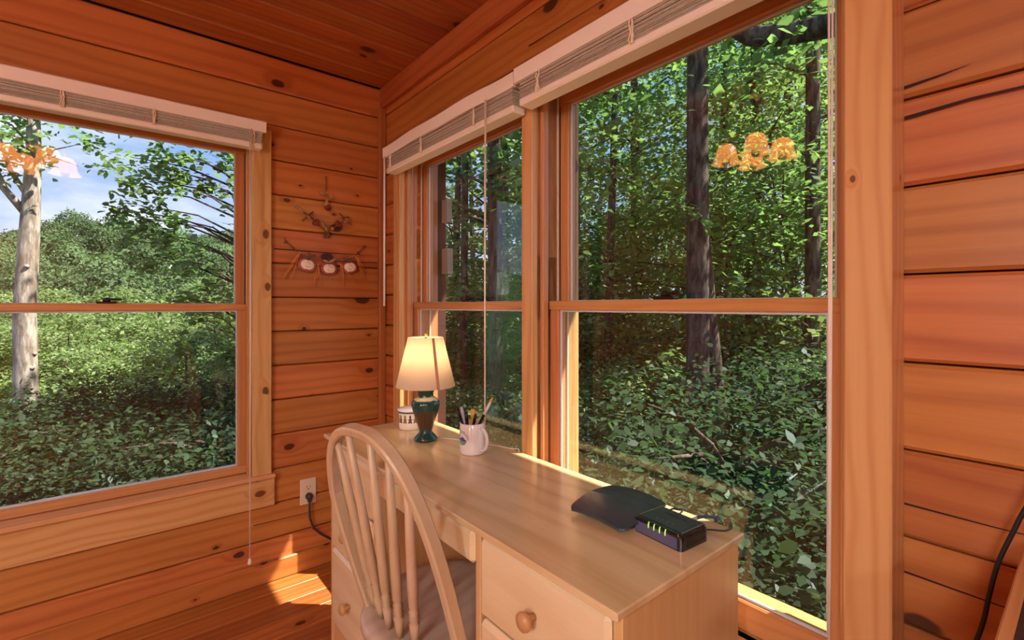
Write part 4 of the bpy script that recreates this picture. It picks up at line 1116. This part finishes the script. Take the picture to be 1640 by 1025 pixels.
# heavy limb arching across the top of the near window
lb = thing('fallen_limb', 'thick dark bent limb crossing the top of the near window', 'branch', at_t(1170, 45, 5.2))
P0 = Vector(lb.location); m = MB()
m.tube([at_t(u, v, t) - P0 for (u, v, t) in ((1150, 35, 5.5), (1172, 46, 5.2), (1200, 58, 5.1), (1240, 58, 5.0), (1280, 50, 4.9), (1330, 40, 4.7), (1420, 10, 4.3), (1560, -60, 3.9))], [.03, .07, .095, .11, .115, .12, .13, .14], 12); m.build('limb', M['bark'], lb)
x, y = polar(1600, 3.95); 
m = MB(); m.tube([Vector((at_t(1560, -60, 3.9).x, at_t(1560, -60, 3.9).y, -1.8)) - P0, at_t(1560, -60, 3.9) - P0], [.2, .15], 12); m.build('trunk', M['bark'], lb)
lb['label'] = 'dark tree whose thick bent limb crosses the top of the near window'; lb['category'] = 'tree'; lb.name = 'leaning_tree'
singles = [(1204, 10.5, .165, 'straight dark tree right of the double trunk'), (1300, 7.6, .125, 'grey-barked tree at the right edge of the near window'),
           (797, 8.2, .15, 'dark tree behind the middle post, seen in the far window'), (741, 9.5, .085, 'slim dark tree in the middle of the far window'),
           (1018, 13, .11, 'thin pale-sided tree left of the double trunk'), (968, 9.5, .085, 'slender dark tree at the left of the near window'), (925, 11.5, .13, 'dark tree beside the frame of the near window'),
           (1262, 14, .08, 'thin tree between the two right-hand trunks')]
for k, (u, t, r, lab) in enumerate(singles):
    x, y = polar(u, t); rng = np.random.default_rng(50 + k)
    o = thing('forest_tree', lab, 'tree', (x, y, gz(x, y) - .1))
    m, pt = trunk_mb(rng, 13, r, r * .6, .15, 10)
    for q in range(7):
        z = rng.uniform(1.5, 8); a = rng.uniform(0, 2 * PI); c = at_h(pt, z); e_ = c + Vector((math.cos(a), math.sin(a), .25)) * rng.uniform(.8, 1.8)
        m.tube([c, c.lerp(e_, .5) + Vector((0, 0, .1)), e_], [.03, .018, .006], 5, cap=False)
    m.build('trunk', M['bark'], o)
    spots = [Vector((at_h(pt, z).x + rng.normal(0, 1.3), at_h(pt, z).y + rng.normal(0, 1.3), z)) for z in rng.uniform(3.5, 13, 45)]
    C_, N_ = sprays(rng, spots, 85, .75); link('foliage', leaves_mesh('foliage', C_, N_, .14, M['leaf'], rng, 4), None, o)
# deeper woods: look-alike trees
lab_t = 'leafy tree standing deep in the woods beyond the right-hand windows'
for (ang, t) in ((14, 13), (20, 17), (24, 22), (28, 15), (31, 20), (36, 14.5), (39, 18), (41, 24), (45, 15), (49, 19), (52, 14), (55, 23), (58, 16), (62, 20), (65, 14), (69, 18), (33, 27), (45, 29), (26, 28), (8, 16), (59, 28), (17, 25), (22, 34), (29, 36), (35, 34), (40, 37), (47, 36), (52, 33), (57, 36), (63, 34), (68, 30), (15, 33), (10, 28)):
    a = math.radians(ang); k = rg.randrange(3)
    put_tree('woodland_tree', tall[k], lab_t, 'tree', 'trees deep in the woods', t * 1.0 * math.cos(a), t * math.sin(a), rg.uniform(0, 6), rg.uniform(.85, 1.25))
lab_s = 'slender understorey sapling among the trees beyond the right-hand windows'
for (ang, t) in ((17, 10.5), (22, 12), (26, 9.6), (30, 12.5), (34, 10.5), (38, 12.6), (42, 10.2), (46, 13), (50, 10.4), (53, 12.5), (57, 10.5), (60, 13), (64, 10.2), (68, 12.5), (28, 16), (36, 16.5), (48, 17), (55, 16), (18, 15.5), (43, 20), (32, 20), (24, 19), (58, 19), (39, 25), (51, 24), (29, 24), (20, 22), (63, 24)):
    a = math.radians(ang); k = rg.choice((0, 1, 2, 2))
    put_tree('sapling', sapl[k], lab_s, 'tree', 'understorey saplings in the woods', t * math.cos(a), t * math.sin(a), rg.uniform(0, 6), rg.uniform(.8, 1.35))
lab_b = 'dense dark green shrub on the ground just outside the right-hand windows'
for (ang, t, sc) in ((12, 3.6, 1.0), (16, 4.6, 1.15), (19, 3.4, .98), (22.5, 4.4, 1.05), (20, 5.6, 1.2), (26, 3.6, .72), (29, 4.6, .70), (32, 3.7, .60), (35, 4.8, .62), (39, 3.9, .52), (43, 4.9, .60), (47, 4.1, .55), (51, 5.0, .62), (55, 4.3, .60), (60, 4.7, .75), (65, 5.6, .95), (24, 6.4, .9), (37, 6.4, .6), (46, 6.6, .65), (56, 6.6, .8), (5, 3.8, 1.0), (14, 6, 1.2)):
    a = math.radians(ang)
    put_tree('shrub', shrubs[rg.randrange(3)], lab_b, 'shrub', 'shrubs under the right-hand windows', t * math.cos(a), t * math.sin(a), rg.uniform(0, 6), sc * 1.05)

lights_ = [make_tree(320 + k, 1.7, .02, (.15, 1.9), 56, 120, .36, .075, M['leafsunlit'], M['bark'], rmax=1.15, bend=.5, rtop=.3) for k in range(2)]
lab_l = 'light green low bush on the forest floor behind the dark shrubs'
for (ang, t, sc) in ((18, 8.2, 1.1), (23, 8.8, 1.0), (27, 7.8, .8), (31, 9.2, 1.0), (34, 8.0, .8), (38, 8.8, .95), (42, 7.8, .85), (45, 9.0, 1.0), (49, 8.0, .9), (53, 8.8, 1.0), (57, 8.0, 1.0), (61, 8.8, 1.1), (36, 11, 1.2), (44, 11.4, 1.2), (28, 11.4, 1.2), (52, 11, 1.2), (20, 11.5, 1.2), (60, 11.2, 1.2)):
    a = math.radians(ang)
    put_tree('low_bush', lights_[rg.randrange(2)], lab_l, 'bush', 'light bushes on the forest floor', t * math.cos(a), t * math.sin(a), rg.uniform(0, 6), sc)

# beyond the left window
x, y = polar(40, 9.0); rng = np.random.default_rng(31)
tp = thing('tulip_tree', 'pale straight-trunked tree against the sky in the left window', 'tree', (x, y, gz(x, y) - .1))
g_ = gz(x, y) - .1
m = MB(); m.tube([(0, 0, 0), (.02, 0, 2.5), (0, 0, 5), (.06, 0, 6.4), (.12, 0, 8), (.10, 0, 11)], [.22, .185, .165, .15, .11, .05], 14)
b1 = Vector((.04, 0, at_t(40, 345, 9).z - g_))
m.tube([b1, b1 + Vector((-.30, -.05, .45)), b1 + Vector((-.55, -.1, 1.2)), b1 + Vector((-.7, -.1, 2.2))], [.07, .055, .045, .03], 8)
m.tube([b1 + Vector((0, 0, .35)), b1 + Vector((-.25, .1, .85)), b1 + Vector((-.45, .15, 1.7))], [.05, .04, .02], 8)
for q in range(14):
    z = rng.uniform(0, 2.8); a = rng.uniform(0, 2 * PI); c = b1 + Vector((.05, 0, .9 + z)); e_ = c + Vector((math.cos(a), math.sin(a), .2)) * rng.uniform(.5, 1.4)
    m.tube([c, c.lerp(e_, .5) + Vector((0, 0, .1)), e_], [.025, .014, .005], 5, cap=False)
for q in range(12):
    z = rng.uniform(.5, 6); a = rng.uniform(0, 2 * PI); m.lathe([(.03, -.03), (.045, 0), (.02, .03)], 8, (.17 * math.cos(a), .17 * math.sin(a), z))
m.build('trunk', M['barkpale'], tp)
spots = [b1 + Vector((.05 + rng.normal(0, .75), rng.normal(0, .75), rng.uniform(1.0, 4.5))) for q in range(46)] + [b1 + Vector((1.25, 0, 1.15)), b1 + Vector((.95, 0, 1.6)), b1 + Vector((-.5, 0, .9)), b1 + Vector((1.0, 0, 2.3)), b1 + Vector((1.4, 0.1, 2.4))]
C_, N_ = sprays(rng, spots, 55, .30, .10); link('foliage', leaves_mesh('foliage', C_, N_, .13, M['leaf'], rng, 6), None, tp)

x, y = polar(400, 7.4); rng = np.random.default_rng(33)
mp_ = thing('maple_tree', 'maple with big dark leaves hanging in from the right of the left window', 'tree', (x, y, gz(x, y) - .1)); g_ = gz(x, y) - .1
m, pt = trunk_mb(rng, 9, .12, .05, .3, 10)
spots = []
for q in range(60):
    z = rng.uniform(.3, 5.2); a = rng.uniform(0, 2 * PI); R_c = rng.uniform(.2, 1.0) * 1.15
    spots.append(Vector((R_c * math.cos(a), R_c * math.sin(a), z - g_)))
for (u, v) in ((200, 250), (215, 300), (230, 285), (200, 345), (190, 335), (250, 240), (260, 270), (240, 330), (255, 350), (225, 370), (265, 380), (280, 300), (290, 250), (250, 410), (285, 350), (300, 420), (215, 410)):
    p = at_t(u, v, 7.0); spots.append(Vector((p.x - x, p.y - y, p.z - g_)))
for p in spots[::2] + spots[-17:]:
    c = at_h(pt, max(1.0, p.z - .5)); mid = c.lerp(p, .55) + Vector((0, 0, .12)); m.tube([c, mid, p], [.022, .012, .004], 5, cap=False)
m.build('trunk', M['bark'], mp_)
C_, N_ = sprays(rng, spots, 62, .25, .08, .5); link('foliage', leaves_mesh('foliage', C_, N_, .105, M['leaf'], rng, 6), None, mp_)

lab_m = 'sunlit bushy tree in the hollow beyond the left window'
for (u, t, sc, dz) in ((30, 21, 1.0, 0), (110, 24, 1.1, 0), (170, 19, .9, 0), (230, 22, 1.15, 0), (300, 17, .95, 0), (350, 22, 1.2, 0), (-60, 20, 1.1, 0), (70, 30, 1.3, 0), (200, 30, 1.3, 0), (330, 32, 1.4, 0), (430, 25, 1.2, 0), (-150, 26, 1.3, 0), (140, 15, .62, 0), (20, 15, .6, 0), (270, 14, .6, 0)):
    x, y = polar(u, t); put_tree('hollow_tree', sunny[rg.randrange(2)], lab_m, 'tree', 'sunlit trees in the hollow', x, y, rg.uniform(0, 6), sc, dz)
lab_u = 'dark green bush crowding close below the left window'
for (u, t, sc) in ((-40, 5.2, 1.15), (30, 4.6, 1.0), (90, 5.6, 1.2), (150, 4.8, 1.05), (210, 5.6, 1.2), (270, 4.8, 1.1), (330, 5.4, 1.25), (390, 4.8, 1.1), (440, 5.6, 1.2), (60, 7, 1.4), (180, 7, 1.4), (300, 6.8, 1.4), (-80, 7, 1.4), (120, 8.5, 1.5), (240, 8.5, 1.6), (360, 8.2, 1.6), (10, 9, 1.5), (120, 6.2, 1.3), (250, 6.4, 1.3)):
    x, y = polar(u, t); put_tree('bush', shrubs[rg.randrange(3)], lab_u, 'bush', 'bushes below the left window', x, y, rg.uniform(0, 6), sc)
lab_v = 'leafy sapling rising from the slope below the left window'
for (u, t, sc) in ((215, 8.6, .62), (150, 12, .6), (340, 8.2, .66), (290, 11, .6)):
    x, y = polar(u, t); put_tree('slope_sapling', sapl[rg.randrange(2)], lab_v, 'tree', 'saplings on the slope', x, y, rg.uniform(0, 6), sc)

# ------------------------------------------------------------------ wooded hill across the valley
def hz(x, y):
    f = max(0.0, min(1.0, (y - 42) / 115)); f = f * f * (3 - 2 * f)
    ridge = 12 + 3.5 * math.sin(x * .045 + .6) + 2.0 * math.sin(x * .13 + 2.0)
    return -7 + f * (ridge + 7) + 1.2 * math.sin(x * .21 + y * .11)
nx, ny = 50, 40
vs = [(-110 + 220 * i / nx, 38 + 150 * j / ny) for j in range(ny + 1) for i in range(nx + 1)]
gm = MB(); gm.add([(a, b_, hz(a, b_)) for a, b_ in vs], [(j * (nx + 1) + i, j * (nx + 1) + i + 1, (j + 1) * (nx + 1) + i + 1, (j + 1) * (nx + 1) + i) for j in range(ny) for i in range(nx)], True)
tag(gm.build('hillside', M['hillground']), 'green hillside across the valley', kind='structure')
def crown_mesh(seed):
    rng = np.random.default_rng(seed); n = 1400
    d = rng.normal(size=(n, 3)); d /= np.linalg.norm(d, axis=1)[:, None]; d[:, 2] = np.abs(d[:, 2]) * 1.15 - .25
    lump = 1 + .22 * np.sin(3 * d[:, 0] + seed) * np.cos(4 * d[:, 1] + 2 * seed) + .1 * rng.normal(size=n)
    C = d * (lump * rng.uniform(.75, 1.0, n) ** .5)[:, None] * np.array([2.6, 2.6, 3.0]) + np.array([0, 0, 3.2])
    return leaves_mesh('tree_crown', C, d + rng.normal(0, .4, (n, 3)), .36, M['leafhill'], rng, 4)
crowns = [crown_mesh(k + 1) for k in range(4)]
rg2 = random.Random(77); cnt = 0
for yy in range(0, 19):
    Y = 46 + yy * 6.2
    half = 15 + .17 * Y; nn_ = int(2 * half / 5.2)
    for k in range(nn_):
        if cnt >= 290: break
        X = -half + 3 + (k + .5) * 2 * half / nn_ + rg2.uniform(-2, 2); Yj = Y + rg2.uniform(-2.4, 2.4)
        o = link('hill_tree', crowns[rg2.randrange(4)], None, None, (X, Yj, hz(X, Yj) - 1.2), (0, 0, rg2.uniform(0, 6)))
        sc = rg2.uniform(.8, 1.35); o.scale = (sc, sc, sc * rg2.uniform(.9, 1.2)); cnt += 1
        tag(o, 'rounded green tree crown on the distant hillside', 'tree', 'trees covering the distant hill')
